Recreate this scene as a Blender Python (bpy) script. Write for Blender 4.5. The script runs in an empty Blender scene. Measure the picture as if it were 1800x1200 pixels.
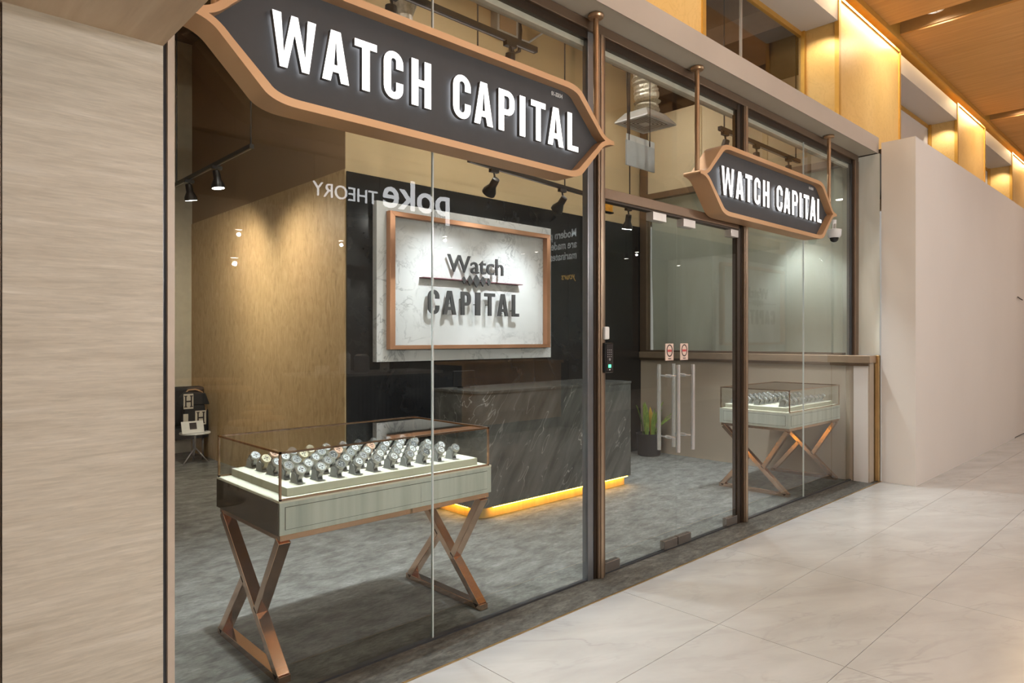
import bpy, bmesh, math, random
from mathutils import Vector, Matrix, Euler
random.seed(7)
sc = bpy.context.scene
COL = sc.collection
R = math.radians

# ------------------------------------------------------------------ camera
YAW = math.atan2(1243, 1180)
cd = bpy.data.cameras.new('camera'); cd.sensor_width = 36; cd.lens = 36 * 1180 / 1800
cd.shift_y = -5 / 1800; cd.clip_start = .05; cd.clip_end = 100
cam = bpy.data.objects.new('camera', cd); COL.objects.link(cam)
cam.location = (0, -2.70, 1.5); cam.rotation_euler = (R(90), 0, YAW - R(90))
sc.camera = cam
# ------------------------------------------------------------------ world, exposure
w = bpy.data.worlds.new('world'); sc.world = w; w.use_nodes = True
w.node_tree.nodes['Background'].inputs[0].default_value = (1, .93, .85, 1)
w.node_tree.nodes['Background'].inputs[1].default_value = .35
sc.view_settings.view_transform = 'Standard'; sc.view_settings.look = 'None'
sc.view_settings.exposure = 0.10; sc.view_settings.gamma = 1.0
sc.view_settings.use_curve_mapping = False
sc.cycles.max_bounces = 7; sc.cycles.transparent_max_bounces = 16
sc.cycles.diffuse_bounces = 3; sc.cycles.glossy_bounces = 4
sc.cycles.caustics_reflective = False; sc.cycles.caustics_refractive = False
sc.cycles.sample_clamp_indirect = 4.0
sc.cycles.use_denoising = True; sc.cycles.use_light_tree = False; sc.cycles.adaptive_threshold = .03

PW = dict(corr=.42, cove=.40, panel=1.15, front=1.7, left=1.2, shop=.45, lin=.4, cafe=1.8)   # lamp power multipliers
NEUTRAL = (1, .96, .90); COOL = (.91, .96, 1.0); WARM = (1, .80, .58)
def lamp(kind, loc, power, color, target=None, angle=60, blend=.5, radius=.05, size=None):
    d = bpy.data.lights.new('lamp', kind); d.energy = power; d.color = color
    if kind == 'SPOT':
        d.spot_size = R(angle); d.spot_blend = blend; d.shadow_soft_size = radius
    elif kind == 'AREA':
        d.shape = 'RECTANGLE'; d.size, d.size_y = size
    else: d.shadow_soft_size = radius
    o = bpy.data.objects.new('lamp', d); COL.objects.link(o); o.location = loc
    if target is not None:
        o.rotation_euler = (Vector(target) - Vector(loc)).to_track_quat('-Z', 'Y').to_euler()
    return o

# ------------------------------------------------------------------ materials
def newmat(name):
    m = bpy.data.materials.new(name); m.use_nodes = True
    nt = m.node_tree; b = nt.nodes['Principled BSDF']
    return m, nt, b
def ramp(nt, fac, stops):
    r = nt.nodes.new('ShaderNodeValToRGB'); e = r.color_ramp.elements
    while len(e) < len(stops): e.new(.5)
    for k, (p, c) in enumerate(stops):
        e[k].position = p; e[k].color = (*c, 1) if len(c) == 3 else c
    nt.links.new(fac, r.inputs[0]); return r.outputs[0]
def coords(nt, kind='pos', scale=(1, 1, 1), rot=(0, 0, 0)):
    if kind == 'pos':
        s = nt.nodes.new('ShaderNodeNewGeometry').outputs['Position']
    else:
        s = nt.nodes.new('ShaderNodeTexCoord').outputs['Object']
    if any(rot):
        mr = nt.nodes.new('ShaderNodeMapping'); mr.inputs['Rotation'].default_value = rot
        nt.links.new(s, mr.inputs[0]); s = mr.outputs[0]
    mp = nt.nodes.new('ShaderNodeMapping'); mp.inputs['Scale'].default_value = scale
    nt.links.new(s, mp.inputs[0]); return mp.outputs[0]
def noise(nt, vec, scale, detail=4, dist=0, rough=.55):
    n = nt.nodes.new('ShaderNodeTexNoise'); n.inputs['Scale'].default_value = scale
    n.inputs['Detail'].default_value = detail; n.inputs['Distortion'].default_value = dist
    n.inputs['Roughness'].default_value = rough
    nt.links.new(vec, n.inputs['Vector']); return n.outputs['Fac']
def mixc(nt, fac, a, b, mode='MIX'):
    m = nt.nodes.new('ShaderNodeMix'); m.data_type = 'RGBA'; m.blend_type = mode
    for s, v in ((m.inputs[0], fac), (m.inputs[6], a), (m.inputs[7], b)):
        if hasattr(v, 'links'): nt.links.new(v, s)
        elif isinstance(v, (int, float)): s.default_value = v
        else: s.default_value = (*v, 1)
    return m.outputs[2]
def bump(nt, b, h, strength, dist=.01):
    n = nt.nodes.new('ShaderNodeBump'); n.inputs['Strength'].default_value = strength
    n.inputs['Distance'].default_value = dist
    nt.links.new(h, n.inputs['Height']); nt.links.new(n.outputs[0], b.inputs['Normal'])
def plain(name, col, rough=.5, metal=0, spec=.5, var=.06, vs=12, kind='pos', bmp=0, emit=None, es=0, coat=0):
    """solid colour with faint procedural mottling"""
    m, nt, b = newmat(name)
    v = coords(nt, kind); n = noise(nt, v, vs)
    a = tuple(c * (1 - var) for c in col); c2 = tuple(min(1, c * (1 + var)) for c in col)
    nt.links.new(ramp(nt, n, [(.3, a), (.7, c2)]), b.inputs['Base Color'])
    b.inputs['Roughness'].default_value = rough; b.inputs['Metallic'].default_value = metal
    b.inputs['Specular IOR Level'].default_value = spec; b.inputs['Coat Weight'].default_value = coat
    if bmp: bump(nt, b, n, bmp)
    if emit: b.inputs['Emission Color'].default_value = (*emit, 1); b.inputs['Emission Strength'].default_value = es
    return m
def streak(name, cols, scale, rough=.5, sc_n=1, detail=6, dist=.3, kind='pos', bmp=.05, spec=.4, metal=0, coat=0, fine=None):
    """stretched noise: wood grain, travertine, brushed streaks"""
    m, nt, b = newmat(name)
    n = noise(nt, coords(nt, kind, scale), sc_n, detail, dist, .6)
    st = [(.28 + .44 * k / (len(cols) - 1), c) for k, c in enumerate(cols)]
    col = ramp(nt, n, st)
    if fine:
        f = noise(nt, coords(nt, kind, fine[0]), 1, 5, .6, .7)
        col = mixc(nt, 1., col, ramp(nt, f, [(.34, (fine[1],) * 3), (.5, (1, 1, 1)), (.66, (fine[2],) * 3)]), 'MULTIPLY')
    nt.links.new(col, b.inputs['Base Color'])
    b.inputs['Roughness'].default_value = rough; b.inputs['Specular IOR Level'].default_value = spec
    b.inputs['Metallic'].default_value = metal; b.inputs['Coat Weight'].default_value = coat
    if bmp: bump(nt, b, n, bmp)
    return m
def marble(name, base, base2, vein, scale, vscale, width, rough, rot=(0, 0, 0), stretch=(1, 1, 1), vamt=1., dist=1.2, spec=.5, vdetail=6):
    m, nt, b = newmat(name)
    v = coords(nt, 'pos', stretch, rot)
    c0 = ramp(nt, noise(nt, v, scale, 5, .4), [(.3, base), (.7, base2)])
    n = noise(nt, v, vscale, vdetail, dist, .6)
    vm = ramp(nt, n, [(.5 - width, (0, 0, 0)), (.5, (1, 1, 1)), (.5 + width, (0, 0, 0))])
    br = ramp(nt, noise(nt, v, vscale * .6, 3), [(.42, (0, 0, 0)), (.65, (vamt,) * 3)])
    f = mixc(nt, 1., vm, br, 'MULTIPLY')
    nt.links.new(mixc(nt, f, c0, vein), b.inputs['Base Color'])
    b.inputs['Roughness'].default_value = rough; b.inputs['Specular IOR Level'].default_value = spec
    return m
def glass(name, tint=(.93, .97, .95), gain=1., haze=0):
    """clear pane: see-through with angle-dependent mirror reflection"""
    m, nt, b = newmat(name); nt.nodes.remove(b)
    out = nt.nodes['Material Output']
    t = nt.nodes.new('ShaderNodeBsdfTransparent')
    n = noise(nt, coords(nt), .7, 2)
    t2 = tuple(c * .985 for c in tint)
    nt.links.new(ramp(nt, n, [(.3, tint), (.7, t2)]), t.inputs[0])
    g = nt.nodes.new('ShaderNodeBsdfGlossy'); g.inputs['Roughness'].default_value = 0.0
    lw = nt.nodes.new('ShaderNodeLayerWeight')
    p = nt.nodes.new('ShaderNodeMath'); p.operation = 'POWER'; p.inputs[1].default_value = 5
    nt.links.new(lw.outputs['Facing'], p.inputs[0])
    q = nt.nodes.new('ShaderNodeMath'); q.operation = 'MULTIPLY_ADD'
    q.inputs[1].default_value = .94 * gain; q.inputs[2].default_value = .042 * gain; q.use_clamp = True
    nt.links.new(p.outputs[0], q.inputs[0])
    mx = nt.nodes.new('ShaderNodeMixShader')
    nt.links.new(q.outputs[0], mx.inputs[0]); nt.links.new(t.outputs[0], mx.inputs[1]); nt.links.new(g.outputs[0], mx.inputs[2])
    nt.links.new(mx.outputs[0], out.inputs[0])
    return m
def clear(name, tint):
    m, nt, b = newmat(name); nt.nodes.remove(b)
    t = nt.nodes.new('ShaderNodeBsdfTransparent')
    n = noise(nt, coords(nt), .7, 2)
    nt.links.new(ramp(nt, n, [(.3, tint), (.7, tuple(c * .99 for c in tint))]), t.inputs[0])
    nt.links.new(t.outputs[0], nt.nodes['Material Output'].inputs[0])
    return m
def emis(name, col, strength):
    m, nt, b = newmat(name)
    b.inputs['Base Color'].default_value = (*col, 1); b.inputs['Roughness'].default_value = .5
    n = noise(nt, coords(nt), 20)
    nt.links.new(ramp(nt, n, [(.2, tuple(c * .97 for c in col)), (.8, col)]), b.inputs['Emission Color'])
    b.inputs['Emission Strength'].default_value = strength
    return m

M = {}
M['travertine'] = streak('travertine', [(.56, .50, .41), (.645, .585, .49), (.70, .64, .545), (.78, .725, .64)], (1.2, 1.2, 18), .55, 1.6, 8, .6, bmp=.08, fine=((9, 9, 120), .90, 1.10))
M['soffit_stone'] = streak('soffit_stone', [(.62, .46, .31), (.71, .55, .385), (.79, .64, .47)], (9, .7, 1), .6, 1.4, 8, .5, bmp=.04)
M['ceiling_wood'] = streak('ceiling_wood', [(.60, .295, .085), (.68, .345, .105), (.76, .41, .14)], (16, .9, 1), .5, 1.6, 8, .5, bmp=.03)
M['slot_paint'] = plain('slot_paint', (.34, .185, .06), .6)
M['floor_marble'] = marble('floor_marble', (.40, .395, .387), (.485, .483, .48), (.30, .292, .283), 1.7, 1.5, .03, .2, rot=(0, 0, R(25)), stretch=(1, 2.6, 1), vamt=.42, dist=.6, vdetail=4)
M['grout'] = plain('grout', (.42, .37, .32), .8)
M['carpet'] = streak('carpet', [(.066, .065, .058), (.107, .105, .096), (.147, .145, .134), (.187, .184, .174)], (2.6, 5.0, 1), .85, 2.1, 8, .5, bmp=.06, spec=.2, fine=((22, 60, 1), .74, 1.26))
M['threshold'] = streak('threshold', [(.062, .06, .053), (.108, .104, .092), (.168, .162, .145)], (2.2, 6, 1), .8, 2.6, 8, .5, bmp=.06, spec=.2, fine=((25, 55, 1), .7, 1.3))
M['brass'] = plain('brass', (.72, .50, .24), .3, 1, bmp=.01)
M['bronze'] = plain('bronze', (.235, .165, .115), .38, .75, var=.04)
M['bronze_dark'] = plain('bronze_dark', (.05, .035, .025), .4, .5)
M['bronze_light'] = plain('bronze_light', (.52, .40, .29), .3, .85)
M['jamb_paint'] = plain('jamb_paint', (.62, .52, .43), .4)
M['post_grey'] = plain('post_grey', (.24, .25, .27), .3, .7)
M['alu'] = plain('alu', (.50, .50, .52), .3, .9)
M['alu_dark'] = plain('alu_dark', (.10, .105, .115), .3, .6)
M['bead'] = plain('bead', (.62, .58, .50), .5)
M['glass'] = glass('shop_glass', (.95, .98, .96), 1.75)
M['glass_side'] = glass('side_glass', (.96, .985, .965), 4.2)
M['glass_case'] = glass('case_glass', (.98, .995, .985), 1.5)
M['clear'] = clear('clear_back', (.985, .995, .99))
M['glass_edge'] = plain('glass_edge', (.62, .68, .68), .15, spec=.8)
M['fascia'] = plain('fascia', (.45, .385, .325), .6, var=.05, vs=1.5)
M['canopy_soffit'] = plain('canopy_soffit', (.58, .53, .44), .6, var=.08, vs=1.2)
M['hoarding'] = plain('hoarding', (.71, .66, .62), .55, var=.025, vs=.8)
M['black_clad'] = marble('black_clad', (.010, .010, .011), (.02, .02, .021), (.05, .05, .05), 1.2, 1.1, .02, .22, vamt=.4)
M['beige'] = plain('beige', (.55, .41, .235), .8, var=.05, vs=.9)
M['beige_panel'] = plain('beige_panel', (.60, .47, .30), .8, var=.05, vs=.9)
M['umber'] = plain('umber', (.33, .215, .12), .8, var=.06, vs=.9)  # on the side wall: beige paint with its shade put into the colour
M['wallpaper'] = streak('wallpaper', [(.40, .27, .13), (.52, .36, .185), (.58, .41, .22), (.64, .47, .27)], (10, 10, 3.4), .55, 1.9, 7, 1.4, bmp=.1)
M['pale_wall'] = plain('pale_wall', (.62, .56, .44), .8)
M['dark_ceiling'] = plain('dark_ceiling', (.085, .055, .04), .9, var=.25, vs=2)
M['beam_paint'] = plain('beam_paint', (.34, .25, .20), .8)
M['taupe'] = plain('taupe', (.42, .345, .27), .7, var=.04, vs=1)
M['rail'] = plain('rail', (.44, .33, .235), .35, .6)
M['sheet'] = streak('sheet', [(.76, .76, .66), (.82, .82, .73), (.88, .88, .81)], (1, 3, .5), .5, 1.3, 3, .8, bmp=.1)
M['white_stone'] = marble('white_stone', (.66, .66, .66), (.78, .78, .78), (.36, .37, .38), 1.8, 3.6, .03, .35, vamt=1., dist=1.6)
M['copper'] = streak('copper', [(.55, .27, .15), (.66, .35, .21), (.74, .43, .28)], (1, 1, 1), .33, 1.2, 2, 0, bmp=0, metal=.85)
M['logo'] = plain('logo', (.07, .07, .073), .45, .3)
M['logo_red'] = plain('logo_red', (.20, .07, .085), .5)
M['counter'] = marble('counter', (.045, .045, .041), (.105, .102, .093), (.36, .35, .32), 2.0, 1.9, .010, .16, rot=(0, R(-35), 0), stretch=(4.5, 3, 1.0), vamt=.8, dist=.15, vdetail=2.5)
M['counter_top'] = M['counter']
M['toe'] = streak('toe', [(.55, .36, .12), (.70, .48, .17)], (9, 9, 1), .6, 2, 4, .2)
M['led_amber'] = emis('led_amber', (1, .50, .05), 30)
M['case_wood'] = streak('case_wood', [(.37, .41, .37), (.46, .50, .455), (.53, .57, .525), (.58, .62, .575)], (9, 9, .35), .35, 1.6, 6, .2, bmp=0, spec=.5)
M['case_lacquer'] = streak('case_lacquer', [(.045, .033, .022), (.075, .056, .038)], (6, 6, .35), .08, 1.6, 6, .2, bmp=0, spec=.6)
M['rose_gold'] = plain('rose_gold', (.70, .46, .32), .13, 1, var=.02)
M['tray'] = plain('tray', (.66, .645, .53), .6, var=.02)
M['groove'] = plain('groove', (.05, .05, .04), .8)
M['steel'] = plain('steel', (.72, .73, .74), .24, .8, var=.05, vs=90, kind='obj')
M['rose_steel'] = plain('rose_steel', (.82, .56, .42), .3, .55, var=.05, vs=90, kind='obj')
M['gold_steel'] = plain('gold_steel', (.74, .66, .48), .3, .55, var=.05, vs=90, kind='obj')
M['dial_white'] = plain('dial_white', (.60, .61, .62), .25, var=.25, vs=160, kind='obj')
M['dial_grey'] = plain('dial_grey', (.33, .34, .35), .25, var=.35, vs=160, kind='obj')
M['dial_black'] = plain('dial_black', (.07, .07, .075), .2, var=.5, vs=160, kind='obj')
M['dial_rose'] = plain('dial_rose', (.60, .36, .26), .25, var=.2, vs=160, kind='obj')
M['dial_cream'] = plain('dial_cream', (.62, .58, .42), .25, var=.2, vs=160, kind='obj')
M['felt'] = plain('felt', (.36, .365, .36), .9)
M['sign_black'] = plain('sign_black', (.048, .050, .056), .6, spec=.5)
M['letter_face'] = emis('letter_face', (1, 1, 1), 1.3)
M['letter_side'] = plain('letter_side', (.16, .16, .165), .4)
M['letter_halo'] = emis('letter_halo', (1, 1, 1), 5)
M['print_white'] = plain('print_white', (.75, .75, .75), .5)
M['track'] = plain('track', (.018, .014, .014), .35)
M['lens'] = emis('lens', (1, .97, .92), 30)
M['white_plastic'] = plain('white_plastic', (.72, .72, .72), .4)
M['plate'] = plain('plate', (.52, .55, .58), .5)
M['duct'] = plain('duct', (.72, .66, .55), .45, .8, var=.2, vs=60, bmp=.5)
M['sleeve'] = plain('sleeve', (.30, .26, .21), .5, .3, var=.35, vs=25, bmp=.5)
M['grey_box'] = plain('grey_box', (.36, .34, .31), .5)
M['chrome'] = plain('chrome', (.86, .86, .87), .22, .75, var=.02)
M['patch'] = plain('patch', (.42, .38, .36), .22, .9)
M['patch_light'] = plain('patch_light', (.72, .68, .65), .3, .4)
M['sticker'] = plain('sticker', (.70, .54, .46), .6)
M['ink'] = plain('ink', (.03, .02, .02), .6)
M['ink_red'] = plain('ink_red', (.55, .08, .08), .6)
M['lock_black'] = plain('lock_black', (.008, .008, .009), .25)
M['green_led'] = emis('green_led', (.1, .9, .4), 2)
M['gold_leaf'] = None
M['leaf'] = streak('leaf', [(.08, .15, .03), (.18, .28, .05), (.42, .48, .10)], (30, 30, 6), .45, 2, 4, .3, bmp=0)
M['leaf_yellow'] = plain('leaf_yellow', (.55, .36, .05), .45)
M['pot'] = plain('pot', (.035, .03, .03), .55)
M['soil'] = plain('soil', (.05, .035, .025), .95, var=.4, vs=60)
M['black_fabric'] = plain('black_fabric', (.012, .012, .014), .8)
M['cream_leather'] = plain('cream_leather', (.55, .50, .42), .6)
M['tan_leather'] = plain('tan_leather', (.42, .26, .14), .6)
M['paper'] = plain('paper', (.74, .73, .71), .6)
M['amber'] = streak('amber', [(.55, .22, .02), (.85, .42, .06)], (30, 5, 40), .4, 1, 5, 1, bmp=0)
M['pine'] = streak('pine', [(.50, .26, .09), (.66, .38, .15)], (6, 1, 1), .5, 1.5, 6, .4)
M['cafe_black'] = plain('cafe_black', (.012, .012, .013), .5)
M['cafe_wall'] = plain('cafe_wall', (.10, .085, .07), .8)
M['sign_glow'] = emis('sign_glow', (.95, .97, 1), 7.)
M['text_glow'] = emis('text_glow', (.85, .9, .9), 1.5)
M['text_amber'] = emis('text_amber', (1, .62, .15), 2.0)
M['cup'] = plain('cup', (.75, .74, .72), .5)
def gold_leaf():
    m, nt, b = newmat('gold_leaf')
    v = coords(nt, 'pos', (1, 1, 1))
    c0 = ramp(nt, noise(nt, v, 1.1, 4, .5), [(.3, (.72, .46, .15)), (.7, (.82, .57, .24))])
    n = noise(nt, v, 4.5, 6, 2.5, .6)
    vm = ramp(nt, n, [(.47, (0, 0, 0)), (.5, (.38, .38, .38)), (.53, (0, 0, 0))])
    nt.links.new(mixc(nt, vm, c0, (.60, .37, .12)), b.inputs['Base Color'])
    b.inputs['Roughness'].default_value = .38; b.inputs['Metallic'].default_value = .2
    bump(nt, b, n, .06)
    return m
M['gold_leaf'] = gold_leaf()
M['gold_trim'] = plain('gold_trim', (.60, .34, .07), .4, .5)
M['led_warm'] = emis('led_warm', (1, .72, .32), 5)
M['down_lens'] = emis('down_lens', (1, .9, .75), 14)
M['pendant_lens'] = emis('pendant_lens', (1, .9, .78), 40)

# ------------------------------------------------------------------ mesh builder
class MB:
    def __init__(s): s.v = []; s.f = []
    def add(s, vs, fs):
        b = len(s.v); s.v += [tuple(p) for p in vs]; s.f += [tuple(i + b for i in f) for f in fs]; return s
    def box(s, x0, x1, y0, y1, z0, z1):
        return s.add([(x0, y0, z0), (x1, y0, z0), (x1, y1, z0), (x0, y1, z0), (x0, y0, z1), (x1, y0, z1), (x1, y1, z1), (x0, y1, z1)],
                     [(0, 3, 2, 1), (4, 5, 6, 7), (0, 1, 5, 4), (1, 2, 6, 5), (2, 3, 7, 6), (3, 0, 4, 7)])
    def bar(s, p0, p1, wx, th):
        """flat bar in a plane of constant x, wx wide along x and th thick in the plane"""
        p0, p1 = Vector(p0), Vector(p1); d = (p1 - p0).normalized(); ex = Vector((1, 0, 0)) * wx / 2
        n = d.cross(Vector((1, 0, 0))).normalized() * th / 2
        vs = [p + a * ex + b * n for p in (p0, p1) for a, b in ((-1, -1), (1, -1), (1, 1), (-1, 1))]
        return s.add(vs, [(0, 3, 2, 1), (4, 5, 6, 7), (0, 1, 5, 4), (1, 2, 6, 5), (2, 3, 7, 6), (3, 0, 4, 7)])
    def tube(s, pts, r, n=10, cap=True):
        pts = [Vector(p) for p in pts]; rs = r if isinstance(r, (list, tuple)) else [r] * len(pts)
        b = len(s.v); up = None
        for k, p in enumerate(pts):
            d = (pts[min(k + 1, len(pts) - 1)] - pts[max(k - 1, 0)]).normalized()
            if up is None: up = d.orthogonal().normalized()
            up = (up - d * up.dot(d)).normalized(); sd = d.cross(up)
            for j in range(n):
                a = 2 * math.pi * j / n
                s.v.append(tuple(p + (up * math.cos(a) + sd * math.sin(a)) * rs[k]))
        for k in range(len(pts) - 1):
            for j in range(n):
                a = b + k * n + j; c = b + k * n + (j + 1) % n
                s.f.append((a, c, c + n, a + n))
        if cap:
            s.f.append(tuple(b + j for j in range(n))[::-1]); e = b + (len(pts) - 1) * n
            s.f.append(tuple(e + j for j in range(n)))
        return s
    def lathe(s, prof, n=20, c=(0, 0, 0), cap=True):
        """profile of (r, z) turned about z"""
        b = len(s.v); m = len(prof)
        for r, z in prof:
            r = max(r, 1e-4)
            s.v += [(c[0] + r * math.cos(2 * math.pi * j / n), c[1] + r * math.sin(2 * math.pi * j / n), c[2] + z) for j in range(n)]
        for k in range(m - 1):
            for j in range(n):
                p = b + k * n + j; q = b + k * n + (j + 1) % n
                s.f.append((p, q, q + n, p + n))
        if cap:
            s.f.append(tuple(b + j for j in range(n))[::-1]); s.f.append(tuple(b + (m - 1) * n + j for j in range(n)))
        return s
    def prism(s, poly, y0, y1):
        """polygon in xz extruded along y"""
        n = len(poly)
        vs = [(x, y0, z) for x, z in poly] + [(x, y1, z) for x, z in poly]
        return s.add(vs, [tuple(range(n)), tuple(range(2 * n - 1, n - 1, -1))] + [(i, i + n, (i + 1) % n + n, (i + 1) % n) for i in range(n)])
    def prismz(s, poly, z0, z1):
        n = len(poly)
        vs = [(x, y, z0) for x, y in poly] + [(x, y, z1) for x, y in poly]
        return s.add(vs, [tuple(range(n))[::-1], tuple(range(n, 2 * n))] + [(i, (i + 1) % n, (i + 1) % n + n, i + n) for i in range(n)])
    def xf(s, mt): s.v = [tuple(mt @ Vector(p)) for p in s.v]; return s
    def mesh(s, name, smooth=False):
        me = bpy.data.meshes.new(name); me.from_pydata(s.v, [], s.f); me.validate()
        bm = bmesh.new(); bm.from_mesh(me); bmesh.ops.recalc_face_normals(bm, faces=bm.faces); bm.to_mesh(me); bm.free()
        if smooth:
            for p in me.polygons: p.use_smooth = True
        return me
    def build(s, name, mat, parent=None, smooth=False, bevel=0, abs_=True):
        """vertices are in world space when abs_: shifted to the parent's base"""
        if abs_:
            if parent is not None:
                o0 = base_of(parent)
                s.v = [(x - o0[0], y - o0[1], z - o0[2]) for x, y, z in s.v]
        me = s.mesh(name, smooth)
        return link(name, me, mat, parent, bevel, smooth)
def base_of(o):
    v = Vector(o.location); p = o.parent
    while p is not None: v += Vector(p.location); p = p.parent
    return v
def link(name, me, mat, parent=None, bevel=0, smooth=False):
    if not me.materials: me.materials.append(M[mat])
    o = bpy.data.objects.new(name, me); COL.objects.link(o); o.parent = parent
    if bevel:
        md = o.modifiers.new('bevel', 'BEVEL'); md.width = bevel; md.segments = 2; md.limit_method = 'ANGLE'
    if smooth and len(me.polygons) > 12:
        md = o.modifiers.new('split', 'EDGE_SPLIT'); md.split_angle = R(38)
    return o
def tag(o, label, cat=None, group=None, kind=None):
    o['label'] = label
    if cat: o['category'] = cat
    if group: o['group'] = group
    if kind: o['kind'] = kind
    return o
def thing(name, label, cat, loc=(0, 0, 0), group=None, kind=None):
    o = bpy.data.objects.new(name, None); COL.objects.link(o); o.location = loc; o.empty_display_size = .05
    return tag(o, label, cat, group, kind)
def struct(o, label=None):
    o['kind'] = 'structure'
    if label: o['label'] = label
    return o
def sroot(name, label=None):
    o = bpy.data.objects.new(name, None); COL.objects.link(o); o['kind'] = 'structure'
    if label: o['label'] = label
    return o
def copy_tree(o, parent=None):
    c = o.copy(); COL.objects.link(c); c.parent = parent
    for ch in list(o.children): copy_tree(ch, c)
    return c
def curve_mesh(loops, depth, offset=0):
    """filled 2-D outlines (holes by nesting) extruded: mesh in xy, thickness along z from -depth/2 to depth/2"""
    c = bpy.data.curves.new('tmp', 'CURVE'); c.dimensions = '2D'; c.fill_mode = 'BOTH'; c.extrude = depth / 2; c.offset = offset
    for lp in loops:
        s = c.splines.new('POLY'); s.points.add(len(lp) - 1)
        for k, (x, y) in enumerate(lp): s.points[k].co = (x, y, 0, 1)
        s.use_cyclic_u = True
    return _conv(c)
def text_mesh(txt, size, depth, offset=0, xs=1., align='LEFT', shear=0):
    c = bpy.data.curves.new('tmp', 'FONT'); c.body = txt; c.size = size; c.extrude = depth / 2; c.offset = offset
    c.align_x = align; c.shear = shear; c.resolution_u = 4
    me = _conv(c)
    for v in me.vertices: v.co.x *= xs
    return me
def _conv(c):
    o = bpy.data.objects.new('tmp', c); COL.objects.link(o)
    dg = bpy.context.evaluated_depsgraph_get(); me = bpy.data.meshes.new_from_object(o.evaluated_get(dg))
    bpy.data.objects.remove(o); bpy.data.curves.remove(c)
    me.materials.clear(); return me
FRONT = Matrix(((1, 0, 0, 0), (0, 0, -1, 0), (0, 1, 0, 0), (0, 0, 0, 1)))     # reads from -y
BACKF = Matrix(((-1, 0, 0, 0), (0, 0, 1, 0), (0, 1, 0, 0), (0, 0, 0, 1)))     # reads from +y
SIDE = Matrix(((0, 0, -1, 0), (-1, 0, 0, 0), (0, 1, 0, 0), (0, 0, 0, 1)))     # reads from -x
def flat(name, me, mat, at, rot=FRONT, parent=None):
    me.transform(rot); o = Vector(at)
    if parent is not None: o = o - base_of(parent)
    me.transform(Matrix.Translation(o))
    return link(name, me, mat, parent)
def bez(p0, p1, p2, n=6, skip=False):
    return [tuple((1 - t) ** 2 * a + 2 * t * (1 - t) * b + t * t * c for a, b, c in zip(p0, p1, p2)) for t in [k / n for k in range(1 if skip else 0, n + 1)]]
def pane_obj(name, bounds, mat, parent, normal):
    """slab of glass: its outer face carries the mirror reflection, the other faces are clear"""
    o = MB().box(*bounds).build(name, mat, parent); o.data.materials.append(M['clear'])
    for p in o.data.polygons: p.material_index = 0 if p.normal.dot(Vector(normal)) > .9 else 1
    return o
ORD = ['first', 'second', 'third', 'fourth', 'fifth', 'sixth', 'seventh', 'eighth', 'ninth', 'tenth']

# ================================================================== SETTING
# --- corridor floor: grout bed with separate marble tiles
fl = struct(MB().box(-2, 18, -9.2, -.258, -.06, -.004).build('floor', 'grout'), 'mall corridor floor of pale veined marble tiles')
tw, th_ = 1.2, .632
tile_me = MB().box(.0015, tw - .0015, .0015, th_ - .0015, -.03, 0).mesh('tile'); tile_me.materials.append(M['floor_marble'])
xs0 = 3.22 - 4 * tw
for i in range(14):
    for j in range(1, 10):
        o = bpy.data.objects.new('tile', tile_me); COL.objects.link(o); o.parent = fl
        o.location = (xs0 + i * tw, -.258 - j * th_, 0)
# --- threshold strip and shop floor
struct(MB().box(.5, 7.69, -.25, -.012, -.05, .002).build('floor_threshold', 'threshold'), 'dark grey textured strip along the foot of the shop glass')
struct(MB().box(.5, 7.69, -.258, -.25, -.05, .004).build('trim_1', 'brass'), 'thin brass edge between strip and marble')
struct(MB().box(-.2, 7.5, -.012, 6.8, -.05, 0).build('floor_shop', 'carpet'), 'mottled grey shop floor')
struct(MB().box(.79, 7.66, -.014, .016, 0, .012).build('trim_2', 'alu_dark'), 'black floor channel holding the glass')
# --- pillar and its bulkhead
struct(MB().box(.296, .771, -.02, .9, 0, 2.60).build('wall_left', 'travertine'), 'travertine clad pillar')
struct(MB().box(-1.2, .294, -.008, .9, 0, 2.60).build('wall_left_return', 'bronze'), 'brown panel at the far edge of the travertine pillar')
struct(MB().box(-1.6, .771, -.51, .9, 2.578, 4.9).build('ceiling_bulkhead', 'soffit_stone'), 'brown stone bulkhead over the pillar')
struct(MB().box(.773, .784, -.012, .05, 0, 3.4).build('trim_3', 'alu_dark'))
# --- shop interior shell
struct(MB().box(3.06, 7.6, 2.69, 2.85, 0, 5.4).build('wall_back', 'beige'), 'ochre painted back wall')
cl = sroot('wall_back_cladding', 'glossy black stone cladding on the back wall')
for x0, x1 in ((3.065, 4.55), (4.553, 6.03), (6.033, 7.495)):
    MB().box(x0, x1, 2.672, 2.69, 0, 3.0).build('panel', 'black_clad', cl)
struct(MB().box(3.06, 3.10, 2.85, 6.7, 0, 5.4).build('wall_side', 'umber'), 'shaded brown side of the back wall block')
struct(MB().box(3.052, 3.06, 2.69, 6.7, 0, 3.02).build('wall_side_paper', 'wallpaper'), 'tan streaked wallpaper')
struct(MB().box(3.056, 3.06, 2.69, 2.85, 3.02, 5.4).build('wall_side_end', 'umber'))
struct(MB().box(-.2, 3.06, 6.7, 6.8, 0, 5.4).build('wall_far', 'pale_wall'))
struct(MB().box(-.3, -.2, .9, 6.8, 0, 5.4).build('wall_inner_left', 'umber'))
struct(MB().box(-.3, 7.7, .3, 6.8, 5.4, 5.5).build('ceiling_shop', 'dark_ceiling'), 'dark exposed ceiling of the shop')
for k, x in enumerate((2.2, 4.6, 5.75, 6.9)):
    struct(MB().box(x, x + (.5 if k != 2 else .3), .3, 2.69, 5.02 if k != 2 else 5.15, 5.4).build('ceiling_beam', 'beam_paint'))
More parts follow.
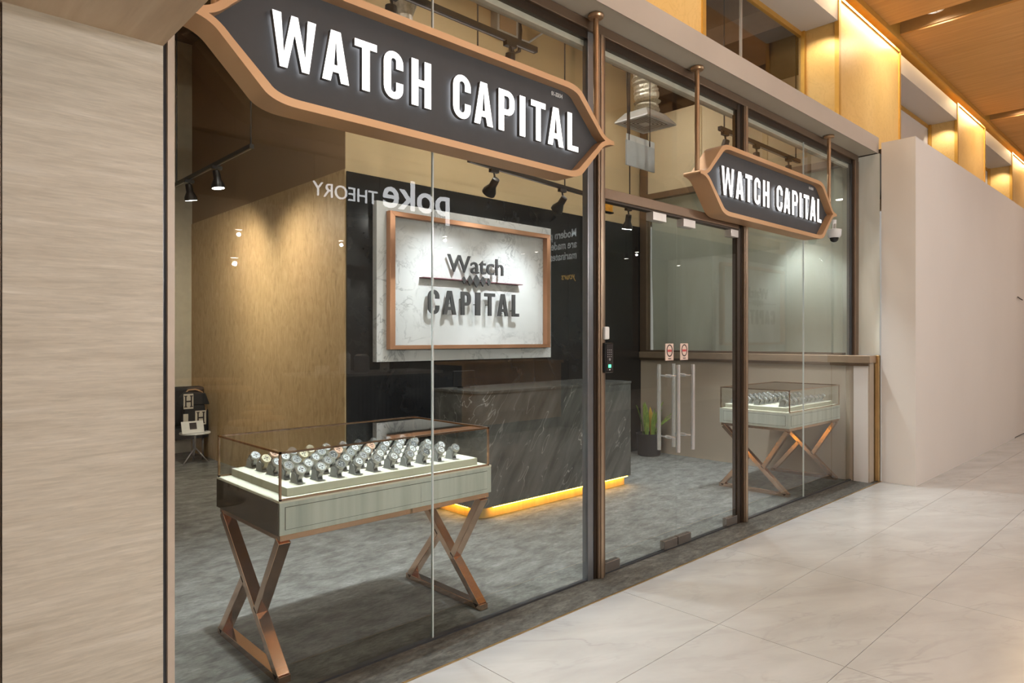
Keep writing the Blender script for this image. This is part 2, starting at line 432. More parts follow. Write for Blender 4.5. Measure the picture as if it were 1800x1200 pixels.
struct(MB().box(7.7, 18, .3, 3.6, 5.4, 5.5).build('ceiling_void', 'dark_ceiling'))
struct(MB().box(7.6, 18, 3.5, 3.6, 3.3, 5.4).build('wall_void', 'dark_ceiling'), 'dark void behind the clerestory')
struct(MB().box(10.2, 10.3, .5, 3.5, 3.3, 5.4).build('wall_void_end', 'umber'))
# right-hand wall: low taupe wall, rail, glazed window with plastic sheet, plaster above
struct(MB().box(7.5, 7.62, -.2, 2.69, 0, 1.24).build('wall_right', 'taupe'), 'taupe low wall under the side window')
struct(MB().box(7.488, 7.4995, -.185, -.045, 0, 1.215).build('wall_right_end', 'hoarding'), 'pale end of the low wall outside the glass')
struct(MB().box(7.5, 7.62, .06, 2.69, 3.42, 4.45).build('wall_right_upper', 'beige_panel'), 'cream plaster above the side window')
for y in (.9, 1.75):
    struct(MB().box(7.49, 7.5, y, y + .06, 3.42, 4.4).build('trim_4', 'beige'))
rl = sroot('trim_5', 'bronze rail along the top of the low wall')
MB().box(7.45, 7.63, -.22, 2.67, 1.245, 1.325).build('rail', 'rail', rl, bevel=.006)
MB().box(7.47, 7.5, -.20, 2.67, 1.215, 1.245).build('rail_lip', 'bronze', rl)
MB().box(7.64, 7.69, -.245, -.185, 0, 1.325).build('rail_post', 'brass', rl, bevel=.006)
w3 = sroot('window_1', 'side window lined with whitish plastic sheeting')
MB().box(7.46, 7.56, 2.56, 2.66, 1.325, 4.4).build('frame', 'bronze', w3)
MB().box(7.46, 7.56, .06, 2.56, 3.345, 3.42).build('frame', 'bronze', w3)
MB().box(7.46, 7.56, .06, 2.56, 1.325, 1.35).build('frame', 'bronze', w3)
pane_obj('pane', (7.50, 7.51, .07, 2.56, 1.35, 3.345), 'glass_side', w3, (-1, 0, 0))
def sheet(y0, y1, z0, z1, x, amp, ny=46, nz=26, seed=1):
    rn = random.Random(seed); ph = [rn.uniform(0, 6.28) for _ in range(6)]; m = MB(); vs = []
    for a in range(ny + 1):
        for b in range(nz + 1):
            y = y0 + (y1 - y0) * a / ny; z = z0 + (z1 - z0) * b / nz
            d = math.sin(y * 9 + z * 2.1 + ph[0]) * .4 + math.sin(y * 4.3 - z * 1.7 + ph[1]) * .6 + abs(math.sin(y * 6 + z * 3.3 + ph[2])) * .5 + math.sin(y * 17 - z * 4 + ph[3]) * .14
            vs.append((x + amp * d, y, z))
    fs = [(a * (nz + 1) + b, (a + 1) * (nz + 1) + b, (a + 1) * (nz + 1) + b + 1, a * (nz + 1) + b + 1) for a in range(ny) for b in range(nz)]
    return m.add(vs, fs)
tag(sheet(.06, 2.56, 1.33, 3.36, 7.60, .018).build('plastic_sheet', 'sheet', smooth=True), 'crumpled whitish plastic sheet behind the side window', 'sheet')
tag(sheet(-.24, -.02, 1.33, 3.45, 7.66, .03, 14, 30, 4).build('plastic_sheet', 'sheet', smooth=True), 'narrow strip of loose plastic sheet between door frame and white hoarding', 'sheet')

# --- shopfront frame
fr = sroot('trim_6', 'bronze shopfront frame')
MB().box(.79, 7.66, -.035, .045, 3.40, 3.462).build('header', 'bronze', fr, bevel=.004)
MB().box(.80, 7.64, -.012, .035, 3.352, 3.40).build('header_inner', 'bronze_dark', fr)
MB().box(.80, 7.6, .02, .05, 3.318, 3.352).build('bead', 'bead', fr)
MB().box(.784, .808, -.03, .02, 0, 3.40).build('jamb', 'jamb_paint', fr)
for x0, x1 in ((3.195, 3.339), (5.063, 5.205)):
    MB().box(x0 + .075, x1, -.04, .045, 0, 3.40).build('post', 'bronze', fr, bevel=.008)
    MB().box(x0 + .055, x0 + .075, -.02, .04, 0, 3.40).build('post_inset', 'bronze_dark', fr)
    MB().box(x0, x0 + .055, -.016, .03, 0, 3.40).build('post_channel', 'post_grey' if x0 < 4 else 'bronze_dark', fr, bevel=.004)
    MB().box(x1 - .05, x1 - .025, -.046, -.04, 0, 3.40).build('post_bead', 'bronze_light', fr, bevel=.003)
MB().box(7.56, 7.66, -.04, .05, 0, 3.40).build('post', 'bronze', fr, bevel=.008)
MB().box(7.535, 7.56, -.015, .04, 0, 3.40).build('post_inset', 'bronze_dark', fr)
MB().box(7.515, 7.535, -.012, .03, 0, 3.40).build('post_channel', 'alu_dark', fr)
MB().box(3.339, 5.063, -.03, .04, 2.385, 2.452).build('transom', 'bronze', fr, bevel=.004)
MB().box(3.339, 5.063, -.02, .03, 2.372, 2.385).build('transom_lip', 'bronze_dark', fr)

# --- fixed glazing
def pane(name, x0, x1, z0, z1, label):
    w_ = sroot(name, label)
    pane_obj('pane', (x0, x1, -.005, .005, z0, z1), 'glass', w_, (0, -1, 0))
    return w_
w1 = pane('window_2', .81, 2.012, .01, 3.36, 'large glass pane in front of the near showcase')
w2 = pane('window_3', 2.02, 3.2, .01, 3.36, 'glass pane beside the door post')
MB().box(2.0125, 2.0195, -.006, .006, .012, 3.35).build('joint', 'glass_edge', w1)
pane('window_4', 3.34, 5.06, 2.455, 3.36, 'glass transom over the doors')
w5 = pane('window_5', 5.206, 6.347, .01, 3.36, 'glass pane right of the doors')
MB().box(6.3475, 6.3525, -.006, .006, .012, 3.35).build('joint', 'glass_edge', w5)
pane('window_6', 6.353, 7.52, .01, 3.36, 'glass pane at the end of the shopfront')
# --- doors
def door(n, x0, x1, hx, hinge, label):
    d = sroot('door_%d' % n, label)
    p = pane_obj('pane', (x0, x1, -.006, .006, .012, 2.368), 'glass', d, (0, -1, 0))
    h = MB()
    hd = bpy.data.objects.new('handle', None); COL.objects.link(hd); hd.parent = d
    for y in (-.08, .08):
        MB().tube([(hx, y, .70), (hx, y, 1.315)], .0145, 14).build('pull_tube', 'chrome', hd, smooth=True)
    for z in (.80, 1.235):
        MB().tube([(hx, -.08, z), (hx, .08, z)], .006, 10).build('standoff', 'chrome', hd, smooth=True)
        MB().tube([(hx, -.02, z), (hx, .02, z)], .012, 12).build('standoff_boss', 'chrome', hd, smooth=True)
    # patch fittings: bottom at both corners, top
    for a, b in ((x0, x0 + .17), (x1 - .17, x1)):
        MB().box(a + .002, b - .002, -.02, .02, .012, .075).build('patch_fitting', 'patch', d, bevel=.003)
    return d
d1 = door(1, 3.345, 4.190, 4.10, 'L', 'glass door leaf next to the keypad lock')
d2 = door(2, 4.198, 5.058, 4.29, 'R', 'glass door leaf under the small sign')
for d, a, b in ((d1, 3.87, 4.03), (d2, 4.25, 4.41), (d2, 4.94, 5.055)):
    MB().box(a, b, -.03, .03, 2.315, 2.372).build('top_patch', 'patch_light', d, bevel=.003)
for d, xc in ((d1, 4.095), (d2, 4.285)):
    s = MB().box(xc - .05, xc + .05, -.012, -.0075, 1.345, 1.465).build('sticker', 'sticker', d)
    ring = [[(.038 * math.cos(t), .044 * math.sin(t)) for t in [6.283 * k / 28 for k in range(28)]],
            [(.030 * math.cos(t), .036 * math.sin(t)) for t in [6.283 * k / 28 for k in range(28)]]]
    flat('sticker_ring', curve_mesh(ring, .001), 'ink', (xc, -.013, 1.415), FRONT, s)
    flat('sticker_bar', curve_mesh([[(-.026, -.007), (.026, -.007), (.026, .009), (-.026, .009)]], .001), 'ink_red', (xc, -.0132, 1.413), FRONT, s)
    flat('sticker_line', curve_mesh([[(-.018, -.003), (.018, -.003), (.018, .003), (-.018, .003)]], .001), 'ink', (xc, -.013, 1.358), FRONT, s)

# --- canopy
struct(MB().box(.772, 7.70, -.215, .30, 3.465, 3.615).build('ceiling_canopy', 'canopy_soffit'), 'pale canopy soffit over the shopfront')
struct(MB().box(.772, 7.70, -.222, -.2152, 3.455, 3.622).build('trim_7', 'fascia'), 'beige canopy fascia')
# --- hoarding
hd = sroot('wall_hoarding', 'plain white hoarding beside the shop')
MB().box(7.66, 12.455, -.58, -.26, 0, 3.554).build('panel', 'hoarding', hd)
MB().box(12.475, 18, -.575, -.26, .012, 3.554).build('panel', 'hoarding', hd)
MB().box(12.455, 12.475, -.565, -.26, 0, 3.554).build('seam', 'grout', hd)
MB().tube([(12.56, -.60, 2.13), (12.75, -.60, 2.11), (12.9, -.60, 2.10)], .008, 8).build('lever', 'ink', hd)
# --- gold clerestory boxes, recessed glass bays, cove
gy = -.10
boxes = [(1.2, 4.405), (6.921, 8.778), (11.30, 12.95), (15.0, 17.0)]
for k, (a, b) in enumerate(boxes):
    g = sroot('wall_clerestory', 'gold leaf box above the canopy')
    MB().box(a + .02, b - .02, gy, .30, 3.60, 4.87).build('front_panel', 'gold_leaf', g)
    for x in (a - .005, b - .035):
        MB().box(x, x + .05, gy - .012, gy + .03, 3.60, 4.885).build('edge_trim', 'gold_trim', g)
        MB().box(x - .02, x + .04, .22, .26, 3.60, 4.885).build('edge_trim', 'gold_trim', g)
    MB().box(a, b, gy - .012, gy, 4.87, 4.895).build('top_trim', 'gold_trim', g)
for k in range(3):
    a, b = boxes[k][1], boxes[k + 1][0]
    if k == 0:
        wv = sroot('window_%d' % (10 + k), 'clerestory glass between gold boxes')
        pane_obj('pane', (a, b, .265, .275, 3.62, 4.62), 'glass', wv, (0, -1, 0))
        MB().box((a + b) / 2 - .006, (a + b) / 2 + .006, .258, .282, 3.62, 4.60).build('mullion', 'fascia', wv)
    else:
        wv = sroot('wall_bay', 'pale recessed bay between gold boxes')
        MB().box(a, b, .265, .285, 3.50, 4.62).build('panel', 'hoarding', wv)
    MB().box(a, b, .25, .285, 4.60, 4.65).build('head', 'gold_trim', wv)
    struct(MB().box(a, b, gy, .30, 4.65, 4.87).build('ceiling_bay', 'hoarding'))
struct(MB().box(7.7, 18, -.26, .6, 3.45, 3.5).build('ceiling_hoarding_cap', 'bronze_dark'))
cv = sroot('trim_8', 'lit cove ledge above the gold boxes')
MB().box(.8, 18, -.235, -.215, 4.84, 5.02).build('cove_lip', 'gold_trim', cv)
MB().box(.8, 18, -.20, -.13, 4.985, 5.0).build('led_strip', 'led_warm', cv)
struct(MB().box(.8, 18, -.24, .32, 5.02, 5.1).build('ceiling_cove', 'gold_trim'))
# --- corridor ceiling: planks with two recessed light slots
cz = 4.9
ce = struct(MB().box(-2, 18, -9.2, -.235, 5.06, 5.12).build('ceiling', 'slot_paint'), 'wood plank corridor ceiling')
slots = [(-.45, -.1), (3.75, 4.10), (8.0, 8.35), (12.3, 12.65), (16.5, 16.85)]
edges = [(-2, slots[0][0])] + [(slots[k][1], slots[k + 1][0]) for k in range(4)] + [(slots[4][1], 18)]
for a, b in edges:
    n = max(1, round((b - a) / .95))
    for i in range(n):
        x0 = a + (b - a) * i / n; x1 = a + (b - a) * (i + 1) / n
        if x1 < .9:
            ys = (-5.6, -.52)
        else: ys = (-5.6, -.236)
        MB().box(x0 + .003, x1 - .003, ys[0], ys[1], cz, cz + .04).build('plank', 'ceiling_wood', ce)
for a, b in slots:
    MB().box(a - .02, a + .012, -5.6, -.236, cz + .02, 5.06).build('slot_side', 'slot_paint', ce)
    MB().box(b - .012, b + .02, -5.6, -.236, cz + .02, 5.06).build('slot_side', 'slot_paint', ce)

# ================================================================== CEILING FIXTURES
def downlight(x, y, k):
    t = thing('downlight', 'recessed ceiling downlight in the corridor slot, %s' % k, 'downlight', (x, y, 5.0), 'corridor downlights')
    MB().lathe([(.085, .0), (.085, -.012), (.075, -.012), (.06, .03), (.05, .05)], 20, (x, y, 5.0), False).build('trim_ring', 'patch_light', t, smooth=True)
    MB().lathe([(.055, .035), (.055, .055)], 18, (x, y, 4.985)).build('lens', 'down_lens', t)
    for q in range(8):
        a = q * math.pi / 4
        MB().box(-.003, .003, .03, .07, -.004, .03).xf(Matrix.Translation((x, y, 5.0)) @ Matrix.Rotation(a, 4, 'Z')).build('baffle', 'alu', t)
    return t
names = {0: 'over the pillar', 1: 'over the big sign', 2: 'above the white hoarding', 3: 'farthest along the hoarding', 4: 'beyond the hoarding door'}
for k, (a, b) in enumerate(slots):
    for j, y in enumerate((-.62, -2.3, -4.0)):
        if k == 0 and j < 2: continue
        x = (a + b) / 2
        downlight(x, y, names[k] + ', ' + ('by the cove', 'mid corridor', 'near the cafe')[j])
        lamp('SPOT', (x, y, 4.96), (120, 150, 190)[j] * PW['corr'], (1, .955, .91) if k < 3 else (1, .79, .62), (x, y - (.3 if j == 0 else 0), 0), 165, 1., .06)
g = thing('air_grille', 'black slotted air grille in the ceiling slot above the hoarding', 'grille', (8.17, -1.0, 5.04))
MB().box(8.05, 8.29, -1.5, -.75, 5.03, 5.06).build('backing', 'slot_paint', g)
for q in range(4):
    MB().box(8.08 + q * .05, 8.10 + q * .05, -1.45, -.8, 5.012, 5.03).build('slat', 'track', g)
# gold box accent lights in the cove
for k, (a, b) in enumerate(boxes[:4]):
    L = (b - a)
    lamp('AREA', ((a + b) / 2, -.165, 4.965), 26 * PW['cove'] * L, (1, .76, .42), ((a + b) / 2, -.09, 3.9), size=(L * .97, .05))
    lamp('SPOT', (a - .28, .03, 4.60), 34 * PW['cove'], (1, .86, .66), (a, .10, 4.2), 90, .8, .02)

# ------------------------------------------------------------------ track lights
def spot_head(name, label, base, target, on=True, group='track spotlights', arm=.09, size=1.):
    """can-shaped track spotlight hanging from base (point on the rail), aimed at target"""
    base = Vector(base); t = thing('track_spotlight', label, 'spotlight', base, group)
    MB().box(base.x - .045, base.x + .045, base.y - .018, base.y + .018, base.z - .03, base.z).build('adapter', 'track', t)
    pv = base + Vector((0, 0, -.03 - arm))
    MB().tube([base + Vector((0, 0, -.03)), base + Vector((.012, 0, -.03 - arm * .5)), pv], .009, 8).build('arm', 'track', t)
    d = (Vector(target) - pv).normalized()
    q = d.to_track_quat('-Z', 'Y').to_matrix().to_4x4()
    prof = [(.02, .05), (.032, .045), (.034, 0), (.034, -.03), (.060, -.085), (.062, -.115), (.056, -.115)]
    prof = [(r * size, z * size) for r, z in prof]
    m = MB().lathe(prof, 20); m.xf(Matrix.Translation(pv) @ q); m.build('head', 'track', t, smooth=True)
    m = MB().lathe([(.052 * size, -.1175 * size), (.052 * size, -.1155 * size)], 18); m.xf(Matrix.Translation(pv) @ q)
    m.build('lens', 'lens' if on else 'grey_box', t)
    return pv + d * .125 * size, d
def rail(name, label, p0, p1, hangs):
    p0, p1 = Vector(p0), Vector(p1); t = thing('light_track', label, 'light track', p0)
    d = (p1 - p0); L = d.length; ang = math.atan2(d.y, d.x)
    m = MB().box(0, L, -.018, .018, 0, .036); m.xf(Matrix.Translation(p0) @ Matrix.Rotation(ang, 4, 'Z')); m.build('rail', 'track', t)
    m = MB().box(0.02, L - .02, -.006, .006, -.002, .0); m.xf(Matrix.Translation(p0) @ Matrix.Rotation(ang, 4, 'Z')); m.build('conductor', 'alu', t)
    for h in hangs:
        q = p0 + d * h
        MB().tube([q + Vector((0, 0, .036)), (q.x, q.y, 5.38)], .007, 6).build('hanger', 'track', t)
    return t
# back track aimed at the logo panel
bt0, bt1 = (3.586, 1.60, 2.97), (6.3, 1.90, 2.97)
rail('b', 'black light track in front of the logo panel', bt0, bt1, (.04, .5, .96))
for k, (x, y, tg) in enumerate(((3.90, 1.635, (4.05, 2.6, 2.05)), (4.90, 1.745, (4.95, 2.6, 2.05)), (6.16, 1.885, (6.3, 2.4, .4)))):
    p, d = spot_head('s', ('black track spotlight aimed at the word Watch on the panel', 'black track spotlight near the top corner of the logo panel', 'black track spotlight seen through the glass doors')[k], (x, y, 2.97), tg)
    lamp('SPOT', p, (62, 62, 40)[k] * PW['panel'], COOL, (tg[0], tg[1], 1.75) if k < 2 else tg, 78 if k < 2 else 80, 1., .02)
# front track over the showcases (two lengths on one line)
rail('a', 'long black light track above the big sign', (.95, .5, 3.44), (3.262, .5, 3.44), (.04, .5, .93))
rail('c', 'black light track behind the small sign', (5.70, .5, 3.44), (7.42, .5, 3.44), (.05, .95))
for k, x in enumerate((1.35, 2.10, 3.02)):
    tg = (x - .1, .42, 0) if k < 2 else (3.3, 1.1, 0)
    p, d = spot_head('s', 'black track spotlight above the big sign, %s' % ('hidden behind its W', 'beside the silver duct', 'next to the bronze door post')[k], (x, .5, 3.44), tg, True)
    lamp('SPOT', p, (150, 150, 120)[k] * PW['front'], COOL, tg, 80, .6, .03)
for k, x in enumerate((5.80, 6.42, 7.15)):
    tg = (x - .1, .45, 0) if k else (5.2, 1.2, 0)
    p, d = spot_head('s', 'dark track spotlight behind the small sign, %s' % ('by the bronze post', 'above the letter C', 'at the far end of the rail')[k], (x, .5, 3.44), tg, True)
    lamp('SPOT', p, (120, 120, 120)[k] * PW['front'], COOL, tg, 80, .6, .03)
# left track washing the wallpaper
rail('l', 'black light track beside the tan wallpaper', (2.30, 2.90, 3.1), (2.30, 4.90, 3.1), (.01, .97))
for k, (y, tg) in enumerate(((3.70, (2.55, 3.6, .8)), (4.45, (2.75, 4.7, .8)))):
    p, d = spot_head('s', ('lit black track spotlight nearest the wallpaper corner', 'black track spotlight at the back of the wallpaper track')[k], (2.30, y, 3.1), tg, True, arm=.06)
    lamp('SPOT', p, (95, 120)[k] * PW['left'], (1, .88, .70), ((3.06, 3.3, .9), (3.06, 5.6, .9))[k], 150, 1., .05)
# unseen general lamps added high in the shop ceiling to brighten the interior
for k, (x, y, pw) in enumerate(((1.6, 1.9, 90), (4.4, .8, 120), (6.6, 1.9, 210), (1.6, 4.4, 40), (2.6, .8, 80))):
    t = thing('shop_downlight', 'small round lamp on the shop ceiling, number %s from the pillar' % ORD[k], 'downlight', (x, y, 5.0), 'shop ceiling lamps')
    MB().lathe([(.07, .4), (.07, 0), (.06, 0)], 16, (x, y, 5.0), False).build('housing', 'track', t, smooth=True)
    MB().lathe([(.058, .004), (.058, .01)], 16, (x, y, 5.0)).build('lens', 'down_lens', t)
    lamp('SPOT', (x, y, 4.98), pw * PW['shop'], NEUTRAL, (x, y, 0), 140, .9, .06)

for k, (x, pw) in enumerate(((1.9, 75), (4.4, 105))):  # linear lamps added above the sight line as soft fill
    t = thing('linear_light', ('linear white lamp over the near showcase', 'linear white lamp over the reception counter')[k], 'lamp', (x, 1.25, 5.05))
    MB().box(x - .8, x + .8, 1.2, 1.3, 5.06, 5.12).build('housing', 'track', t)
    MB().box(x - .79, x + .79, 1.21, 1.29, 5.055, 5.06).build('diffuser', 'down_lens', t)
    for h in (-.6, .6): MB().tube([(x + h, 1.25, 5.12), (x + h, 1.25, 5.4)], .004, 6).build('wire', 'track', t)
    lamp('AREA', (x, 1.25, 5.045), pw * PW['lin'], NEUTRAL, (x, 1.25, 0), size=(1.58, .08))
# ================================================================== SHOP SIGNS
H2, HL = .265, 1.225
def sgn_outer():
    q = [(0, H2)] + bez((.80, H2), (.905, H2), (.945, H2 - .045), 8) + bez((1.10, .062), (1.145, .012), (HL, .012), 8)
    return q
def sgn_inner():
    return [(0, .232)] + bez((.79, .232), (.885, .232), (.915, .195), 8) + bez((1.06, .06), (1.10, .015), (1.142, 0), 6)
def full(q, tip=True):
    up = q[1:]; 
    pts = up + [(x, -z) for x, z in reversed(up) if not (z == 0)]
    pts += [(-x, -z) for x, z in up if not (z == 0)] if up[-1][1] != 0 else [(-x, -z) for x, z in up]
    pts += [(-x, z) for x, z in reversed(up) if z != 0]
    return pts
def glyph(ch, w):
    """condensed sans capital, height 1, width w: list of outlines"""
    t = .18
    if ch == 'I': return [[(0, 0), (w, 0), (w, 1), (0, 1)]]
    if ch == 'L': return [[(0, 0), (w, 0), (w, .14), (t, .14), (t, 1), (0, 1)]]
    if ch == 'T': return [[(w / 2 - t / 2, 0), (w / 2 + t / 2, 0), (w / 2 + t / 2, .85), (w, .85), (w, 1), (0, 1), (0, .85), (w / 2 - t / 2, .85)]]
    if ch == 'H': return [[(0, 0), (t, 0), (t, .43), (w - t, .43), (w - t, 0), (w, 0), (w, 1), (w - t, 1), (w - t, .58), (t, .58), (t, 1), (0, 1)]]
    if ch == 'A':
        c = w / 2; a = .15
        f = lambda z, off: off * (1 - z)
        out = [(0, 0), (t, 0), (t + .045, .19), (w - t - .045, .19), (w - t, 0), (w, 0), (c + .105, 1), (c - .105, 1)]
        hole = [(t + .075, .33), (w - t - .075, .33), (c, .82)]
        return [out, hole]
    if ch == 'W':
        return [[(0, 1), (w * .165, 0), (w * .335, 0), (w * .5, .66), (w * .665, 0), (w * .835, 0), (w, 1), (w - t * .95, 1), (w * .745, .27), (w * .575, 1), (w * .425, 1), (w * .255, .27), (t * .95, 1)]]
    if ch == 'C':
        r = w / 2; ri = r - t; tt = t * .80
        o = [(w, .64), (w, 1 - r)] + [(r + r * math.cos(a), 1 - r + r * math.sin(a)) for a in [math.pi * k / 12 for k in range(13)]]
        o += [(r + r * math.cos(a), r + r * math.sin(a)) for a in [math.pi + math.pi * k / 12 for k in range(13)]] + [(w, .36)]
        i = [(w - t, .36)] + [(r + ri * math.cos(a), tt + ri + ri * math.sin(a)) for a in [2 * math.pi - math.pi * k / 10 for k in range(11)]]
        i += [(r + ri * math.cos(a), 1 - tt - ri + ri * math.sin(a)) for a in [math.pi - math.pi * k / 10 for k in range(11)]] + [(w - t, .64)]
        return [o + i]
    if ch == 'P':
        r = .24; zc = .40
        o = [(0, 0), (t, 0), (t, zc)] + [(w - r + r * math.cos(a), zc + r + r * math.sin(a)) for a in [-math.pi / 2 + math.pi / 2 * k / 8 for k in range(9)]]
        o += [(w - r + r * math.cos(a), 1 - r + r * math.sin(a)) for a in [math.pi / 2 * k / 8 for k in range(9)]] + [(0, 1)]
        q = .07; x1 = w - t
        h = [(t, zc + .14)] + [(x1 - q + q * math.cos(a), zc + .14 + q + q * math.sin(a)) for a in [-math.pi / 2 + math.pi / 2 * k / 5 for k in range(6)]]
        h += [(x1 - q + q * math.cos(a), .86 - q + q * math.sin(a)) for a in [math.pi / 2 * k / 5 for k in range(6)]] + [(t, .86)]
        return [o, h]
LET = [('W', -.896, -.711), ('A', -.684, -.560), ('T', -.533, -.423), ('C', -.388, -.285), ('H', -.240, -.129), ('C', .002, .113), ('A', .135, .260), ('P', .299, .412), ('I', .449, .491), ('T', .534, .647), ('A', .665, .793), ('L', .827, .920)]
def letters(parent, ctr, y, depth, h, lets, name='letter', mats=('letter_face', 'letter_side'), halo=0):
    for ch, a, b in lets:
        if halo:
            lps, off = glyph(ch, (b - a) / h), -.007
            if ch == 'A':
                w2 = (b - a) / h / 2; off = 0
                lps = [[(w2 + s * (w2 - .035), .03), (w2 + s * (w2 - .145), .03), (w2 + s * .025, .95), (w2 + s * .075, .95)] for s in (-1, 1)]
            me = curve_mesh([[(x * h, z * h) for x, z in lp] for lp in lps], .003, off)
            flat('halo', me, 'letter_halo', (ctr[0] + a, halo, ctr[2]), FRONT, parent)  # added glowing plate behind the letter, imitating lens bloom
        me = curve_mesh([[(x * h, z * h) for x, z in lp] for lp in glyph(ch, (b - a) / h)], depth)
        me.transform(FRONT)
        me.materials.append(M[mats[0]]); me.materials.append(M[mats[1]])
        for p in me.polygons: p.material_index = 0 if p.normal.y < -.7 else 1
        me.transform(Matrix.Translation(Vector((ctr[0] + a, y, ctr[2])) - base_of(parent)))
        link(name, me, mats[0], parent)
def shop_sign(cx, label):
    cz_ = 2.68
    t = thing('shop_sign', label, 'sign', (cx, -.11, cz_))
    outer, inner = full(sgn_outer()), full(sgn_inner())
    flat('rim', curve_mesh([outer, inner], .14), 'copper_rim', (cx, -.11, cz_), FRONT, t)
    flat('back_panel', curve_mesh([[(x * .985, z * .985) for x, z in outer]], .02), 'bronze_dark', (cx, -.055, cz_), FRONT, t)
    flat('face_panel', curve_mesh([[(x * 1.004, z * 1.01) for x, z in inner]], .02), 'sign_black', (cx, -.110, cz_), FRONT, t)
    letters(t, (cx, 0, cz_ - .108), -.147, .022, .213, LET, halo=-.1335)
    flat('unit_number', text_mesh('01-33/34', .032, .004, .0006, .8), 'print_white', (cx + .73, -.1225, cz_ + .186), FRONT, t)
    return t
M['copper_rim'] = streak('copper_rim', [(.56, .33, .17), (.61, .37, .20), (.66, .42, .25)], (.8, .8, .8), .4, 1.2, 2, 0, bmp=0, metal=.4)
s1 = shop_sign(2.02, 'large WATCH CAPITAL lightbox sign above the near showcase')
s2 = shop_sign(5.455, 'WATCH CAPITAL lightbox sign hanging right of the doors')
def rod(x, parent):
    MB().tube([(x, -.10, 2.70), (x, -.10, 3.455)], .017, 14).build('rod', 'bronze_rod', parent, smooth=True)
    MB().lathe([(.02, -.03), (.045, -.024), (.05, -.012), (.045, -.001)], 18, (x, -.10, 3.464)).build('ceiling_rose', 'bronze_rod', parent, smooth=True)
M['bronze_rod'] = plain('bronze_rod', (.50, .33, .20), .3, .8)
rod(3.17, s1); rod(.93, s1); rod(4.315, s2); rod(6.70, s2)
# --- dome camera hanging at the sign tip
c = thing('security_camera', 'white dome security camera hanging at the small sign tip', 'camera', (6.82, -.11, 2.50))
MB().tube([(6.80, -.11, 2.66), (6.80, -.11, 2.62)], .02, 12).build('mount', 'white_plastic', c, smooth=True)
for dx in (-.028, .028):
    MB().tube([(6.80 + dx * .6, -.11, 2.63), (6.80 + dx * 1.2, -.11, 2.605), (6.80 + dx * 1.3, -.11, 2.565)], .006, 8).build('bracket', 'white_plastic', c, smooth=True)
MB().tube([(6.80, -.11, 2.62), (6.80, -.11, 2.56)], .018, 10).build('neck', 'grey_box', c, smooth=True)
MB().lathe([(.05, .065), (.066, .058), (.062, .0), (.048, -.02)], 20, (6.80, -.11, 2.505)).build('housing', 'white_plastic', c, smooth=True)
MB().lathe([(.042, -.018), (.036, -.045), (.02, -.06), (.001, -.064)], 18, (6.80, -.11, 2.505)).build('dome', 'lock_black', c, smooth=True)

# ================================================================== LOGO PANEL
pn = thing('logo_panel', 'white veined marble panel with copper frame and dark logo', 'sign panel', (4.49, 2.63, 1.285))
MB().box(3.326, 5.65, 2.60, 2.67, 1.285, 2.765).build('slab', 'white_stone', pn, bevel=.004)
for name, pts in (('frame_side', [(3.43, 1.40), (3.487, 1.438), (3.487, 2.634), (3.43, 2.678)]), ('frame_side', [(5.575, 1.40), (5.575, 2.678), (5.516, 2.634), (5.516, 1.438)]),
                  ('frame_rail', [(3.43, 2.678), (3.487, 2.634), (5.516, 2.634), (5.575, 2.678)]), ('frame_rail', [(3.43, 1.40), (5.575, 1.40), (5.516, 1.438), (3.487, 1.438)])):
    MB().prism(pts, 2.535, 2.6).build(name, 'copper', pn, bevel=.002)
lg = [('C', 3.855, 3.985), ('A', 4.035, 4.195), ('P', 4.26, 4.385), ('I', 4.45, 4.512), ('T', 4.575, 4.715), ('A', 4.755, 4.905), ('L', 4.965, 5.065)]
letters(pn, (0, 0, 1.737), 2.53, .018, .235, [(c_, a, b) for c_, a, b in lg], 'letter', ('logo', 'logo'))
mt = text_mesh('Watch', .262, .018, .001, 1.0)
xs_ = [v.co.x for v in mt.vertices]; k_ = (4.835 - 4.09) / (max(xs_) - min(xs_)); mn = min(xs_)
for v in mt.vertices: v.co.x = (v.co.x - mn) * k_; v.co.y *= .94
flat('word_watch', mt, 'logo', (4.09, 2.53, 2.165), FRONT, pn)
MB().box(3.80, 5.12, 2.52, 2.6, 2.083, 2.090).build('bar', 'logo_red', pn)
for dx, r in ((-.165, .038), (-.088, .052), (0, .066), (.088, .052), (.165, .038)):
    MB().prism([(4.46 + dx - r * .7, 2.087), (4.46 + dx, 2.087 - r), (4.46 + dx + r * .7, 2.087), (4.46 + dx, 2.087 + r)], 2.518, 2.538).build('diamond', 'logo', pn)
for x, z in ((3.9, 1.85), (5.0, 1.8), (4.12, 1.85), (4.3, 1.9), (4.48, 1.85), (4.645, 1.85), (4.83, 1.77), (4.2, 2.25), (4.78, 2.25), (4.0, 2.087), (4.9, 2.087)):
    MB().tube([(x, 2.60, z), (x, 2.535, z)], .004, 6).build('pin', 'logo', pn)

